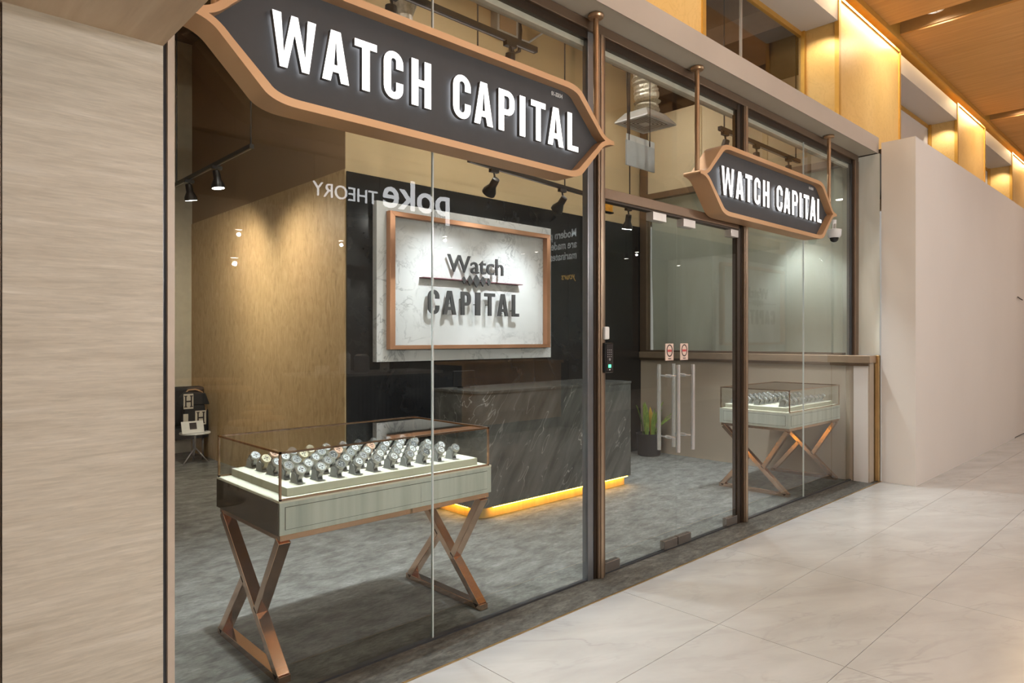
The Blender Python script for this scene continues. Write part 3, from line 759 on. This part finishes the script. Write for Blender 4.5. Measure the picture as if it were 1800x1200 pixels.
# ================================================================== RECEPTION COUNTER
def rounded(x0, x1, y0, y1, r, n=8):
    """plan outline with the front-left corner rounded"""
    return [(x1, y0), (x1, y1), (x0, y1)] + [(x0 + r - r * math.cos(a), y0 + r - r * math.sin(a)) for a in [math.pi / 2 * k / n for k in range(n + 1)]]
ct = thing('reception_counter', 'dark veined marble reception counter with amber glow under it', 'counter', (4.6, 1.7, 0))
MB().prismz(rounded(3.57, 5.63, 1.46, 2.05, .13), .10, 1.045).build('body', 'counter', ct, smooth=True)
MB().prismz(rounded(3.565, 5.635, 1.455, 2.055, .13), 1.045, 1.065).build('top', 'counter', ct, smooth=True)
MB().prismz(rounded(3.63, 5.60, 1.52, 2.05, .11), 0, .10).build('toe_kick', 'toe', ct, smooth=True)
MB().box(3.75, 5.60, 1.475, 1.49, .088, .0985).build('light_strip', 'led_amber', ct)
MB().box(3.59, 3.605, 1.62, 2.02, .088, .0985).build('light_strip', 'led_amber', ct)
tb = thing('tablet', 'black tablet screen standing on the counter end', 'tablet', (3.80, 1.93, 1.065))
MB().box(3.69, 3.93, 1.93, 1.945, 1.075, 1.215).build('screen', 'lock_black', tb, bevel=.004)
MB().box(3.77, 3.85, 1.90, 1.98, 1.065, 1.075).build('stand', 'track', tb)

# ================================================================== SHOWCASE TABLES
def showcase(dx, label, end_mat='case_lacquer'):
    t = thing('display_table', label, 'showcase', (1.87 + dx, .44, 0))
    X0, X1, Y0, Y1 = 1.26 + dx, 2.48 + dx, .08, .80
    MB().box(X0 + .002, X1, Y0, Y1, .65, .79).build('body', 'case_wood', t, bevel=.002)
    MB().box(X0 - .003, X0 + .002, Y0 + .004, Y1, .65, .79).build('end_panel', end_mat, t)
    if end_mat == 'case_wood':
        MB().box(X0 - .0042, X0, Y0 + .04, Y1 - .04, .672, .771).build('drawer_gap', 'groove', t)
        MB().box(X0 - .006, X0, Y0 + .0425, Y1 - .0425, .6745, .7685).build('drawer', 'case_wood', t)
    MB().box(X0, X1, Y0, Y1, .79, .80).build('deck', 'tray', t)
    # drawer front as a slightly proud panel ringed by a dark groove
    MB().box(X0 + .026, X1 - .03, Y0 - .0012, Y0 + .002, .672, .771).build('drawer_gap', 'groove', t)
    MB().box(X0 + .028, X1 - .032, Y0 - .003, Y0 + .002, .674, .769).build('drawer', 'case_wood', t)
    MB().box(X0 + .01, X1 - .01, Y0 + .01, Y1 - .01, .622, .65).build('base_frame', 'rose_gold', t, bevel=.002)
    for xe in (X0 + .035, X1 - .035):
        a, b = Y0 + .03, Y1 - .0
        MB().bar((xe, Y1 - .03, .62), (xe, Y0 + .045, .02), .055, .04).build('leg', 'rose_gold', t, bevel=.002)
        MB().bar((xe, Y0 + .035, .62), (xe, .355, .245), .055, .04).build('leg', 'rose_gold', t, bevel=.002)
        MB().bar((xe, .50, .36), (xe, Y1 - .01, .02), .055, .04).build('leg', 'rose_gold', t, bevel=.002)
        MB().box(xe - .0275, xe + .0275, Y0 + .02, Y1 + .015, 0, .032).build('foot_bar', 'rose_gold', t, bevel=.002)
    # tray
    MB().box(X0 + .063, X1 - .05, .14, .775, .80, .838).build('tray', 'tray', t, bevel=.002)
    # glass box
    gx0, gx1, gy0, gy1, gz = X0 + .006, X1 - .02, Y0 + .004, Y1 - .01, 1.007
    th = .006
    pane_obj('glass_pane', (gx0, gx1, gy0, gy0 + th, .80, gz - th), 'glass_case', t, (0, -1, 0))
    pane_obj('glass_pane', (gx0, gx1, gy1 - th, gy1, .80, gz - th), 'glass_case', t, (0, -1, 0))
    pane_obj('glass_pane', (gx0, gx0 + th, gy0 + th, gy1 - th, .80, gz - th), 'glass_case', t, (-1, 0, 0))
    pane_obj('glass_pane', (gx1 - th, gx1, gy0 + th, gy1 - th, .80, gz - th), 'glass_case', t, (-1, 0, 0))
    pane_obj('glass_top', (gx0, gx1, gy0, gy1, gz - th, gz), 'glass_case', t, (0, 0, 1))
    e = .0045
    for y in (gy0, gy1):
        for z in (gz, .803):
            MB().box(gx0 - e, gx1 + e, y - e, y + e, z - e, z + e).build('edge_trim', 'rose_gold', t)
    for x in (gx0, gx1):
        MB().box(x - e, x + e, gy0 - e, gy1 + e, gz - e, gz + e).build('edge_trim', 'rose_gold', t)
        for y in (gy0, gy1):
            MB().box(x - e, x + e, y - e, y + e, .80, gz).build('edge_trim', 'rose_gold', t)
    return t
showcase(0, 'sage green glass showcase table nearest the pillar')
showcase(4.98, 'glass showcase table beside the taupe side wall', 'case_wood')
# --- one watch and one stand, then copies
N_ = 22
rotm = Matrix.Rotation(math.atan2(.74, .67), 4, 'X')
def ring_band(rx, rz, wx, th, n=N_):
    m = MB(); vs = []
    for k in range(n):
        a = 2 * math.pi * k / n
        for rr in (0, th):
            y, z = (rx - rr) * math.cos(a), (rz - rr) * math.sin(a)
            vs += [(-wx, y, z), (wx, y, z)]
    fs = []
    for k in range(n):
        a, b = 4 * k, 4 * ((k + 1) % n)
        fs += [(a, a + 1, b + 1, b), (a + 2, b + 2, b + 3, a + 3), (a, b, b + 2, a + 2), (a + 1, a + 3, b + 3, b + 1)]
    return m.add(vs, fs)
cz_w = .036
T_ = Matrix.Translation((0, 0, cz_w)) @ rotm
br_me = ring_band(.026, .030, .0095, .0035).xf(T_).mesh('bracelet'); br_me.materials.append(M['steel'])
cs_me = MB().lathe([(.019, .024), (.0225, .026), (.0225, .034), (.021, .036)], 18).xf(T_).mesh('case'); cs_me.materials.append(M['steel'])
bz_me = MB().add(*(lambda m: (m.v, m.f))(MB().lathe([(.0215, .035), (.021, .0385), (.0175, .0385), (.0165, .0365)], 20, (0, 0, 0), False))).xf(T_).mesh('bezel'); bz_me.materials.append(M['steel'])
dl_me = MB().lathe([(.0165, .0362), (.0165, .0372)], 18).xf(T_).mesh('dial'); dl_me.materials.append(M['dial_white'])
hm = MB().box(-.0012, .0012, -.001, .011, .0374, .0381).box(-.001, .008, -.0012, .0012, .0374, .0381)
for ax, ay in ((-.008, 0), (0, -.0085), (.0065, .002)):
    hm.add([(ax + .0036 * math.cos(k * .785), ay + .0036 * math.sin(k * .785), .0376) for k in range(8)], [tuple(range(8))])
for k in range(12):
    m_ = MB().box(-.0006, .0006, .0125, .0155, .0373, .0377); m_.xf(Matrix.Rotation(k * math.pi / 6, 4, 'Z')); hm.add(m_.v, m_.f)
hn_me = hm.xf(T_).mesh('hands'); hn_me.materials.append(M['ink'])
cr_me = MB().tube([(.022, 0, .030), (.0265, 0, .030)], .003, 8).xf(T_).mesh('crown'); cr_me.materials.append(M['steel'])
st_me = MB().box(-.017, .017, -.03, .042, 0, .0025).prism([(-.0085, .0025), (.0085, .0025), (.0085, .0026), (-.0085, .0026)], -.001, .001).mesh('pad'); st_me.materials.append(M['felt'])
def saddle():
    m = MB(); n = 16; pts = [(math.cos(2 * math.pi * k / n) * .019, math.sin(2 * math.pi * k / n) * .0225) for k in range(n)]
    vs = [(-.011, y, z) for y, z in pts] + [(.011, y, z) for y, z in pts]
    return m.add(vs, [tuple(range(n)), tuple(range(2 * n - 1, n - 1, -1))] + [(i, i + n, (i + 1) % n + n, (i + 1) % n) for i in range(n)]).xf(T_)
sd_me = saddle().mesh('saddle'); sd_me.materials.append(M['felt'])
def cheek():
    m = MB(); n = 12
    pr = [(-.016, .0025), (.036, .0025)] + [(.012 + .018 * math.cos(a), .030 + .014 * math.sin(a)) for a in [-.2 + (math.pi + .1) * k / n for k in range(n + 1)]]
    for x0_, x1_ in ((-.0145, -.0112), (.0112, .0145)):
        k = len(pr); m.add([(x0_, y, z) for y, z in pr] + [(x1_, y, z) for y, z in pr], [tuple(range(k)), tuple(range(2 * k - 1, k - 1, -1))] + [(i, i + k, (i + 1) % k + k, (i + 1) % k) for i in range(k)])
    return m
pm_me = cheek().mesh('cheek'); pm_me.materials.append(M['felt'])
def part(name, me, parent, mat=None):
    o = bpy.data.objects.new(name, me); COL.objects.link(o); o.parent = parent
    if mat: o.material_slots[0].link = 'OBJECT'; o.material_slots[0].material = M[mat]
    return o
def watch(x, y, label, metal, dial, group):
    s = thing('watch_stand', 'grey felt stand ' + label[label.index(',') + 2:], 'watch stand', (x, y, .8388), 'watch stands')
    part('pad', st_me, s); part('saddle', sd_me, s); part('cheek', pm_me, s)
    t = thing('wristwatch', label, 'watch', (x, y, .8388), group)
    part('bracelet', br_me, t, metal); cs = part('case', cs_me, t, metal); part('bezel', bz_me, cs, metal)
    part('crown', cr_me, cs, metal); d = part('dial', dl_me, t, dial); part('hands', hn_me, d, 'dial_grey' if dial == 'dial_black' else None)
    rz = R(random.uniform(-4, 4) + 6)
    for o in (s, t): o.scale = (1.1,) * 3; o.rotation_euler = (0, 0, rz)
kinds = [('steel', 'dial_white', 'steel watch with white dial')] * 6 + [('steel', 'dial_grey', 'steel watch with grey dial')] * 4 + [('steel', 'dial_black', 'steel watch with dark dial')] * 2
special = {(4, 1): ('rose_steel', 'dial_rose', 'rose gold watch'), (3, 4): ('rose_steel', 'dial_rose', 'rose gold watch'), (3, 6): ('rose_steel', 'dial_rose', 'rose gold watch'),
           (3, 2): ('gold_steel', 'dial_cream', 'pale gold watch'), (4, 3): ('gold_steel', 'dial_cream', 'pale gold watch'), (3, 0): ('gold_steel', 'dial_cream', 'pale gold watch')}
ROWS = ['front', 'second', 'middle', 'fourth', 'back']
for r_ in range(5):
    for c_ in range(10):
        me_, di_, nm_ = special.get((r_, c_)) or kinds[(r_ * 7 + c_ * 5 + r_ * c_) % 12]
        watch(1.408 + c_ * .1, .21 + r_ * .127, '%s, %s in the %s row of the near showcase' % (nm_, ORD[c_], ROWS[r_]), me_, di_, 'watches in the near showcase')
for r_ in range(5):
    for c_ in range(10):
        if r_ == 1 or (r_ == 4 and c_ > 7): continue
        me_, di_, nm_ = kinds[(r_ * 5 + c_ * 7) % 12]
        watch(6.388 + c_ * .1, .21 + r_ * .127, '%s, %s in the %s row of the far showcase' % (nm_, ORD[c_], ROWS[r_]), me_, di_, 'watches in the far showcase')

# ================================================================== DOOR HARDWARE ON THE POST
lk = thing('keypad_lock', 'black fingerprint keypad lock on the door post', 'lock', (3.335, -.07, 1.285))
MB().box(3.30, 3.385, -.066, -.042, 1.285, 1.475).build('body', 'lock_black', lk, bevel=.006)
MB().box(3.312, 3.376, -.0675, -.066, 1.30, 1.465).build('touch_face', 'track', lk)
for i in range(3):
    for j in range(4):
        MB().box(3.324 + i * .017, 3.329 + i * .017, -.0685, -.0675, 1.385 + j * .014, 1.389 + j * .014).build('key', 'print_white', lk)
m = MB().lathe([(.0085, 0), (.0085, .002)], 14); m.xf(Matrix.Translation((3.344, -.0675, 1.37)) @ Matrix.Rotation(R(90), 4, 'X')); m.build('button', 'alu', lk)
MB().box(3.332, 3.356, -.0692, -.0675, 1.318, 1.338).build('fingerprint_pad', 'green_led', lk)
MB().box(3.338, 3.35, -.069, -.0675, 1.302, 1.308).build('status_light', 'print_white', lk)
sn = thing('door_sensor', 'small white door sensor above the keypad lock', 'sensor', (3.325, -.06, 1.495))
MB().box(3.30, 3.345, -.068, -.042, 1.495, 1.575).build('body', 'white_plastic', sn, bevel=.008)
MB().box(3.345, 3.350, -.06, -.044, 1.50, 1.57).build('seam', 'grey_box', sn)

# ================================================================== CEILING SERVICES
du = thing('air_diffuser', 'square white air diffuser under a crinkled silver duct', 'air vent', (5.58, 1.25, 3.65))
x0, x1, y0, y1, zz = 5.335, 5.825, 1.045, 1.44, 3.65
MB().add([(x0, y0, zz), (x1, y0, zz), (x1, y1, zz), (x0, y1, zz), (x0 + .08, y0 + .07, zz + .09), (x1 - .08, y0 + .07, zz + .09), (x1 - .08, y1 - .07, zz + .09), (x0 + .08, y1 - .07, zz + .09)],
         [(4, 5, 6, 7), (0, 1, 5, 4), (1, 2, 6, 5), (2, 3, 7, 6), (3, 0, 4, 7)]).build('plenum', 'grey_box', du)
def sqring(a, b, c, d, wd, z0, z1):
    m = MB(); m.box(a, b, c, c + wd, z0, z1); m.box(a, b, d - wd, d, z0, z1); m.box(a, a + wd, c + wd, d - wd, z0, z1); m.box(b - wd, b, c + wd, d - wd, z0, z1); return m
sqring(x0, x1, y0, y1, .035, zz - .014, zz).build('rim', 'white_plastic', du)
for k in range(4):
    i = .05 + k * .034
    sqring(x0 + i, x1 - i, y0 + i * .82, y1 - i * .82, .011, zz - .008, zz - .005).build('louvre', 'white_plastic', du)
MB().box(x0 + .03, x1 - .03, y0 + .03, y1 - .03, zz - .001, zz).build('throat', 'track', du)
MB().box(x0 + .19, x1 - .19, y0 + .155, y1 - .155, zz - .013, zz - .002).build('centre_plate', 'white_plastic', du)
rn = random.Random(3)
pts = [(5.60 + .02 * math.sin(k * .25), 1.25, 3.74 + k * .018) for k in range(86)]
MB().tube(pts, [.118 + rn.uniform(-.014, .014) + (.009 if k % 2 else -.008) for k in range(86)], 18).build('duct', 'duct', du, smooth=False)
pl = thing('hanging_plate', 'blank pale plate hanging on wires behind the transom', 'hanging sign', (4.46, .5, 2.86))
MB().box(4.267, 4.645, .49, .505, 2.862, 3.06).build('plate', 'plate', pl, bevel=.003)
MB().box(4.285, 4.665, .506, .512, 3.0, 3.115).build('top_sheet', 'white_plastic', pl)
for x in (4.31, 4.59):
    MB().tube([(x, .50, 3.06), (x, .50, 5.39)], .004, 6).build('wire', 'track', pl)
MB().tube([(4.33, .52, 3.1), (4.34, .53, 3.4), (4.31, .53, 3.9), (4.33, .52, 5.39)], .013, 8).build('cable', 'track', pl)
eb = thing('wall_box', 'grey electrical box with cables high on the ochre wall', 'electrical box', (4.95, 2.6, 4.75))
MB().box(4.80, 5.10, 2.58, 2.69, 4.75, 5.38).build('body', 'grey_box', eb, bevel=.005)
MB().box(4.83, 5.07, 2.572, 2.58, 4.80, 5.30).build('cover', 'umber', eb)
MB().tube([(5.15, 2.66, 5.38), (5.18, 2.62, 4.9), (5.14, 2.60, 4.66), (5.08, 2.62, 4.62), (5.04, 2.66, 4.74)], .02, 8).build('cable', 'track', eb, smooth=True)
MB().tube([(5.75, 2.67, 5.38), (5.62, 2.66, 5.05), (5.35, 2.66, 4.84), (5.10, 2.66, 4.82)], .012, 8).build('conduit', 'white_plastic', eb, smooth=True)
vd = thing('duct_sleeve', 'clear crinkled duct sleeve hanging above the big sign', 'duct', (2.95, 1.6, 3.9))
MB().tube([(2.95, 1.6, 3.92 + k * .05) for k in range(27)], [.06 + .10 * min(1, k / 8) + rn.uniform(-.015, .015) for k in range(27)], 16).build('sleeve', 'sleeve', vd)
for x, y, r_ in ((6.9, 1.6, .05), (7.15, 2.0, .035)):
    pp = thing('ceiling_pipe', 'pale ceiling pipe crossing the dark void, %s' % ('thicker one' if r_ > .04 else 'thinner one'), 'pipe', (x, y, 4.9), 'ceiling pipes')
    MB().tube([(x - 1.2, y, 4.9), (x + .7, y, 4.95)], r_, 12).build('pipe', 'beam_paint', pp, smooth=True)
    for h in (-.8, .3):
        MB().tube([(x + h, y, 4.93), (x + h, y, 5.4)], .006, 6).build('hanger', 'track', pp)
em = thing('exit_light', 'amber patterned box hanging behind the door post', 'light box', (4.15, .6, 2.50))
MB().box(4.06, 4.22, .59, .62, 2.495, 2.575).build('box', 'amber', em, bevel=.003)
MB().box(4.055, 4.225, .585, .625, 2.485, 2.495).build('base', 'track', em)
MB().tube([(4.1, .605, 2.575), (4.1, .605, 5.39)], .003, 6).build('wire', 'track', em)

# ================================================================== PLANT
pt = thing('snake_plant', 'snake plant in a black pot at the back corner', 'potted plant', (7.24, 2.36, 0))
MB().lathe([(.13, 0), (.145, .01), (.165, .27), (.17, .285), (.155, .285), (.15, .26)], 24, (7.24, 2.36, 0)).build('pot', 'pot', pt, smooth=True)
MB().lathe([(.15, .255), (.001, .262)], 20, (7.24, 2.36, 0)).build('soil', 'soil', pt)
def leaf(bx, by, h, lean, ang, wd, mat='leaf'):
    m = MB(); n = 9; vs = []
    dx, dy = math.cos(ang), math.sin(ang)
    for k in range(n + 1):
        s = k / n; wv = wd * (.55 + 1.1 * s) * (1 - s ** 3.2) + .001
        cx_, cy_, z = bx + dx * lean * s ** 1.7, by + dy * lean * s ** 1.7, .24 + h * s
        tw_ = ang + 1.57 + .5 * s
        ex, ey = math.cos(tw_) * wv, math.sin(tw_) * wv
        vs += [(cx_ - ex, cy_ - ey, z), (cx_ + dx * .008, cy_ + dy * .008, z), (cx_ + ex, cy_ + ey, z), (cx_ - dx * .004, cy_ - dy * .004, z)]
    fs = []
    for k in range(n):
        a = 4 * k
        for i in range(4): fs.append((a + i, a + (i + 1) % 4, a + 4 + (i + 1) % 4, a + 4 + i))
    m.add(vs, fs); m.build('leaf', mat, pt, smooth=True)
for bx, by, h, ln, an, wd, *mm in ((-.08, -.02, .46, .07, 3.4, .038), (.0, -.06, .37, .03, 4.4, .045), (.02, -.03, .38, .06, 1.0, .04, 'leaf_yellow'), (.05, 0, .44, .16, -.6, .028), (.08, .02, .33, .17, -.3, .03),
                                   (.09, .0, .24, .24, -.75, .03), (.03, .05, .42, .1, 1.2, .036), (-.05, .05, .40, .09, 2.2, .036), (.07, -.05, .30, .2, -1.0, .026)):
    leaf(7.24 + bx, 2.36 + by, h, ln, an, wd, mm[0] if mm else 'leaf')

# ================================================================== BAG CORNER AT THE BACK
tx, ty = 2.80, 5.80
st = thing('tripod_table', 'low round white tripod table by the tan wallpaper', 'table', (tx, ty, 0))
MB().lathe([(.17, .355), (.175, .365), (.17, .375)], 24, (tx, ty, 0)).build('top', 'white_plastic', st, smooth=True)
MB().tube([(tx, ty, .16), (tx, ty, .356)], .011, 10).build('column', 'alu', st, smooth=True)
for a in (200, 320, 80):
    MB().tube([(tx, ty, .19), (tx + .16 * math.cos(R(a)), ty + .16 * math.sin(R(a)), .008)], .008, 8).build('leg', 'alu', st, smooth=True)
bg = thing('handbag', 'black and cream handbag with letter H panels', 'handbag', (2.79, 5.83, .376))
yb0, yb1 = 5.80, 5.90
MB().prism([(2.66, .376), (2.93, .376), (2.915, .70), (2.68, .70)], yb0, yb1).build('body', 'black_fabric', bg, bevel=.01)
MB().prism([(2.62, .70), (2.97, .70), (2.92, .84), (2.70, .86), (2.64, .80)], yb0 - .01, yb1).build('flap', 'black_fabric', bg, bevel=.01)
MB().box(2.80, 2.925, yb0 - .012, yb0 - .004, .46, .63).build('panel', 'cream_leather', bg)
MB().box(2.665, 2.775, yb0 - .02, yb0 - .011, .66, .84).build('panel', 'cream_leather', bg)
MB().box(2.665, 2.72, yb0 - .012, yb0 - .004, .47, .60).build('panel', 'cream_leather', bg)
for cx_, z0, z1 in ((2.8625, .475, .615), (2.72, .68, .82)):
    yy = yb0 - (.016 if z0 < .6 else .024)
    hm = MB()
    for s in (-1, 1):
        hm.box(cx_ + s * .032 - .008, cx_ + s * .032 + .008, yy, yy + .003, z0, z1)
        for z in (z0, z1 - .012): hm.box(cx_ + s * .032 - .016, cx_ + s * .032 + .016, yy, yy + .003, z, z + .012)
    hm.box(cx_ - .032, cx_ + .032, yy, yy + .003, (z0 + z1) / 2 - .009, (z0 + z1) / 2 + .009)
    hm.build('letter', 'ink', bg)
MB().tube([(2.70, 5.85, .84), (2.74, 5.85, .88), (2.82, 5.85, .885), (2.9, 5.85, .85), (2.935, 5.85, .72), (2.945, 5.85, .62)], .008, 8).build('strap', 'tan_leather', bg, smooth=True)
cdn = thing('display_card', 'white printed card leaning before the handbag', 'card', (2.76, 5.68, .376))
m = MB().box(-.125, .125, -.003, .003, 0, .145); m.xf(Matrix.Translation((2.745, 5.69, .378)) @ Matrix.Rotation(R(-18), 4, 'X')); m.build('sheet', 'paper', cdn)
m = MB().box(-.035, .045, -.0045, -.003, .045, .125); m.xf(Matrix.Translation((2.745, 5.69, .378)) @ Matrix.Rotation(R(-18), 4, 'X')); m.build('print', 'ink', cdn)
ac = thing('armchair', 'black armchair behind the handbag table', 'chair', (2.62, 6.28, 0))
MB().box(2.40, 3.03, 6.02, 6.45, .26, .42).build('seat', 'black_fabric', ac, bevel=.03)
MB().box(2.40, 3.03, 6.12, 6.30, .42, .90).build('backrest', 'black_fabric', ac, bevel=.04)
for x in (2.36, 2.94):
    MB().box(x, x + .10, 6.02, 6.2, .26, .62).build('armrest', 'black_fabric', ac, bevel=.025)
for x in (2.44, 2.98):
    for y in (6.06, 6.4): MB().tube([(x, y, 0), (x, y, .27)], .014, 8).build('leg', 'alu', ac, smooth=True)

# ================================================================== CAFE ACROSS THE CORRIDOR (seen mirrored in the glass)
struct(MB().box(-2, 18, -9.4, -9.2, 0, 5.1).build('wall_cafe', 'cafe_wall'))
struct(MB().box(-2, 18, -9.2, -5.6, 3.95, 4.0).build('ceiling_cafe', 'cafe_black'))
struct(MB().box(-2, 18, -5.65, -5.6, 3.95, 5.06).build('wall_cafe_fascia', 'beam_paint'))
struct(MB().box(-2.1, -2, -9.2, -.75, 0, 5.1).build('wall_corridor_end', 'cafe_wall'))
struct(MB().box(18, 18.1, -9.2, 0, 0, 5.1).build('wall_corridor_far', 'hoarding'))
sg = thing('cafe_sign', 'glowing poke THEORY cafe sign mirrored in the shop glass', 'sign', (5.3, -5.5, 3.35))
MB().box(4.0, 6.6, -5.53, -5.50, 3.16, 3.22).build('rail', 'cafe_black', sg)
mk = text_mesh('THEORY', .30, .02, -.002, 1.0)
wx = max(v.co.x for v in mk.vertices); 
for v in mk.vertices: v.co.x *= .985 / wx; v.co.y *= .9
flat('word_theory', mk, 'sign_glow', (5.15, -5.49, 3.385), BACKF, sg)
mk = text_mesh('poke', .62, .02, .006, 1.0)
wx = max(v.co.x for v in mk.vertices)
for v in mk.vertices: v.co.x *= 1.22 / wx
flat('word_poke', mk, 'sign_glow', (6.46, -5.49, 3.385), BACKF, sg)
for x in (4.2, 5.2, 6.4): MB().tube([(x, -5.515, 3.2), (x, -5.515, 3.95)], .01, 6).build('hanger', 'cafe_black', sg)
fn = thing('menu_wall', 'black cafe fin wall with slogan lettering, mirrored beside the logo panel', 'wall panel', (8.5, -5.1, 0))
MB().box(8.5, 8.6, -5.6, -4.62, 0, 3.7).build('board', 'cafe_black', fn)
for k, (s, mt_) in enumerate((('Modern p', 'text_glow'), ('are made', 'text_glow'), ('marinates', 'text_glow'))):
    flat('slogan_line', text_mesh(s, .19, .004, .003, .82), mt_, (8.495, -4.69, 3.21 - k * .185), SIDE, fn)
flat('slogan_line', text_mesh('yours', .17, .004, .0, .8, shear=.3), 'text_amber', (8.495, -4.72, 2.50), SIDE, fn)
fc = thing('fluted_counter', 'black fluted cafe counter mirrored beside the wallpaper corner', 'counter', (5.4, -5.8, 0))
MB().box(4.2, 6.25, -6.3, -5.53, 0, .98).build('body', 'cafe_black', fc)
for k in range(32): MB().box(4.22 + k * .064, 4.26 + k * .064, -5.53, -5.50, .05, .97).build('slat', 'track', fc)
MB().box(4.15, 6.3, -6.35, -5.48, .98, 1.02).build('top', 'grey_box', fc)
for k, (x, y, w_, h_, m_, lb) in enumerate(((4.75, -5.7, .16, .30, 'white_plastic', 'tall white dispenser'), (5.05, -5.75, .22, .26, 'alu', 'steel urn'), (5.4, -5.7, .14, .18, 'cup', 'short stack of cups'), (4.42, -5.72, .2, .12, 'cup', 'white food box'))):
    it = thing('counter_item', lb + ' on the mirrored cafe counter', 'container', (x, y, 1.02))
    MB().lathe([(w_ * .42, 0), (w_ * .5, .01), (w_ * .5, h_ * .85), (w_ * .4, h_ * .92)], 14, (x, y, 1.02)).build('body', m_, it, smooth=True)
    MB().lathe([(w_ * .42, h_ * .92), (w_ * .30, h_), (.001, h_)], 14, (x, y, 1.02)).build('lid', 'grey_box', it, smooth=True)
wc = thing('wood_counter', 'long timber cafe counter mirrored under the logo panel', 'counter', (7.4, -5.3, 0))
for k in range(5): MB().box(6.32, 8.45, -5.05, -5.0, .18 + k * .185, .36 + k * .185).build('board', 'pine', wc)
MB().box(6.30, 8.47, -5.7, -4.96, 1.10, 1.14).build('top', 'pine', wc)
MB().box(6.34, 8.43, -5.6, -5.06, 0, 1.10).build('carcass', 'cafe_black', wc)
def bar_table(x, y, r_, lb):
    t = thing('bar_table', lb, 'table', (x, y, 0), 'cafe bar tables')
    MB().lathe([(r_ - .01, 1.02), (r_, 1.03), (r_, 1.045), (r_ - .01, 1.055)], 28, (x, y, 0)).build('top', 'pine', t, smooth=True)
    MB().tube([(x, y, .02), (x, y, 1.02)], .03, 12).build('column', 'track', t, smooth=True)
    MB().lathe([(.22, 0), (.22, .012), (.05, .03)], 24, (x, y, 0)).build('base', 'track', t, smooth=True)
bar_table(2.63, -4.97, .36, 'round pine bar table mirrored higher at the far left')
bar_table(2.30, -3.62, .28, 'round pine bar table mirrored lower above the handbag')
def stool(x, y, lb):
    t = thing('bar_stool', lb, 'stool', (x, y, 0), 'cafe bar stools')
    MB().lathe([(.16, .63), (.17, .64), (.17, .66), (.155, .67)], 22, (x, y, 0)).build('seat', 'pine', t, smooth=True)
    for a in (45, 135, 225, 315):
        c_, s_ = math.cos(R(a)), math.sin(R(a))
        MB().tube([(x + .1 * c_, y + .1 * s_, .635), (x + .17 * c_, y + .17 * s_, 0)], .012, 8).build('leg', 'track', t, smooth=True)
    MB().tube([(x + .14 * math.cos(a), y + .14 * math.sin(a), .25) for a in [6.283 * k / 16 for k in range(17)]], .008, 6).build('footrest', 'track', t, smooth=True)
for x, y, lb in ((3.48, -5.55, 'pine bar stool mirrored smallest above the showcase'), (3.04, -4.29, 'pine bar stool mirrored left of the wallpaper corner'), (2.72, -4.10, 'pine bar stool mirrored just above the showcase corner'), (3.15, -4.85, 'pine bar stool mirrored behind the others')):
    stool(x, y, lb)
def pendant(x, y, z, lb):
    t = thing('cafe_lamp', lb, 'lamp', (x, y, z), 'cafe ceiling lamps')
    MB().lathe([(.03, .12), (.045, .1), (.05, 0), (.045, 0)], 14, (x, y, z), False).build('shade', 'track', t, smooth=True)
    MB().lathe([(.042, .002), (.042, .008)], 14, (x, y, z)).build('bulb', 'pendant_lens', t)
    MB().tube([(x, y, z + .12), (x, y, 3.95)], .004, 6).build('cord', 'track', t)
for k, (x, y, z) in enumerate(((6.9, -6.2, 3.2), (8.9, -6.0, 3.1), (10.4, -6.2, 3.3), (11.6, -6.0, 3.2), (12.8, -6.6, 3.5), (10.0, -7.5, 3.3), (13.6, -6.0, 3.2), (5.2, -6.6, 3.0), (3.4, -6.0, 2.9), (7.8, -7.2, 3.2), (.9, -6.1, 3.0))):  # last pendant is added to light the pillar
    pendant(x, y, z, '%s bright cafe lamp mirrored as a dot in the glass' % (ORD + ['eleventh'])[k])
    if k in (0, 2, 4, 7, 8, 10): lamp('POINT', (x, y, z - .06), 60 * PW['cafe'], (1, .955, .91), radius=.02)
pendant(2.75, -4.45, 2.35, 'low cafe lamp over the bar tables mirrored on the wallpaper')
lamp('POINT', (2.75, -4.45, 2.29), 190, (1, .90, .78), radius=.02)  # pendant and its lamp are added to brighten the bar tables
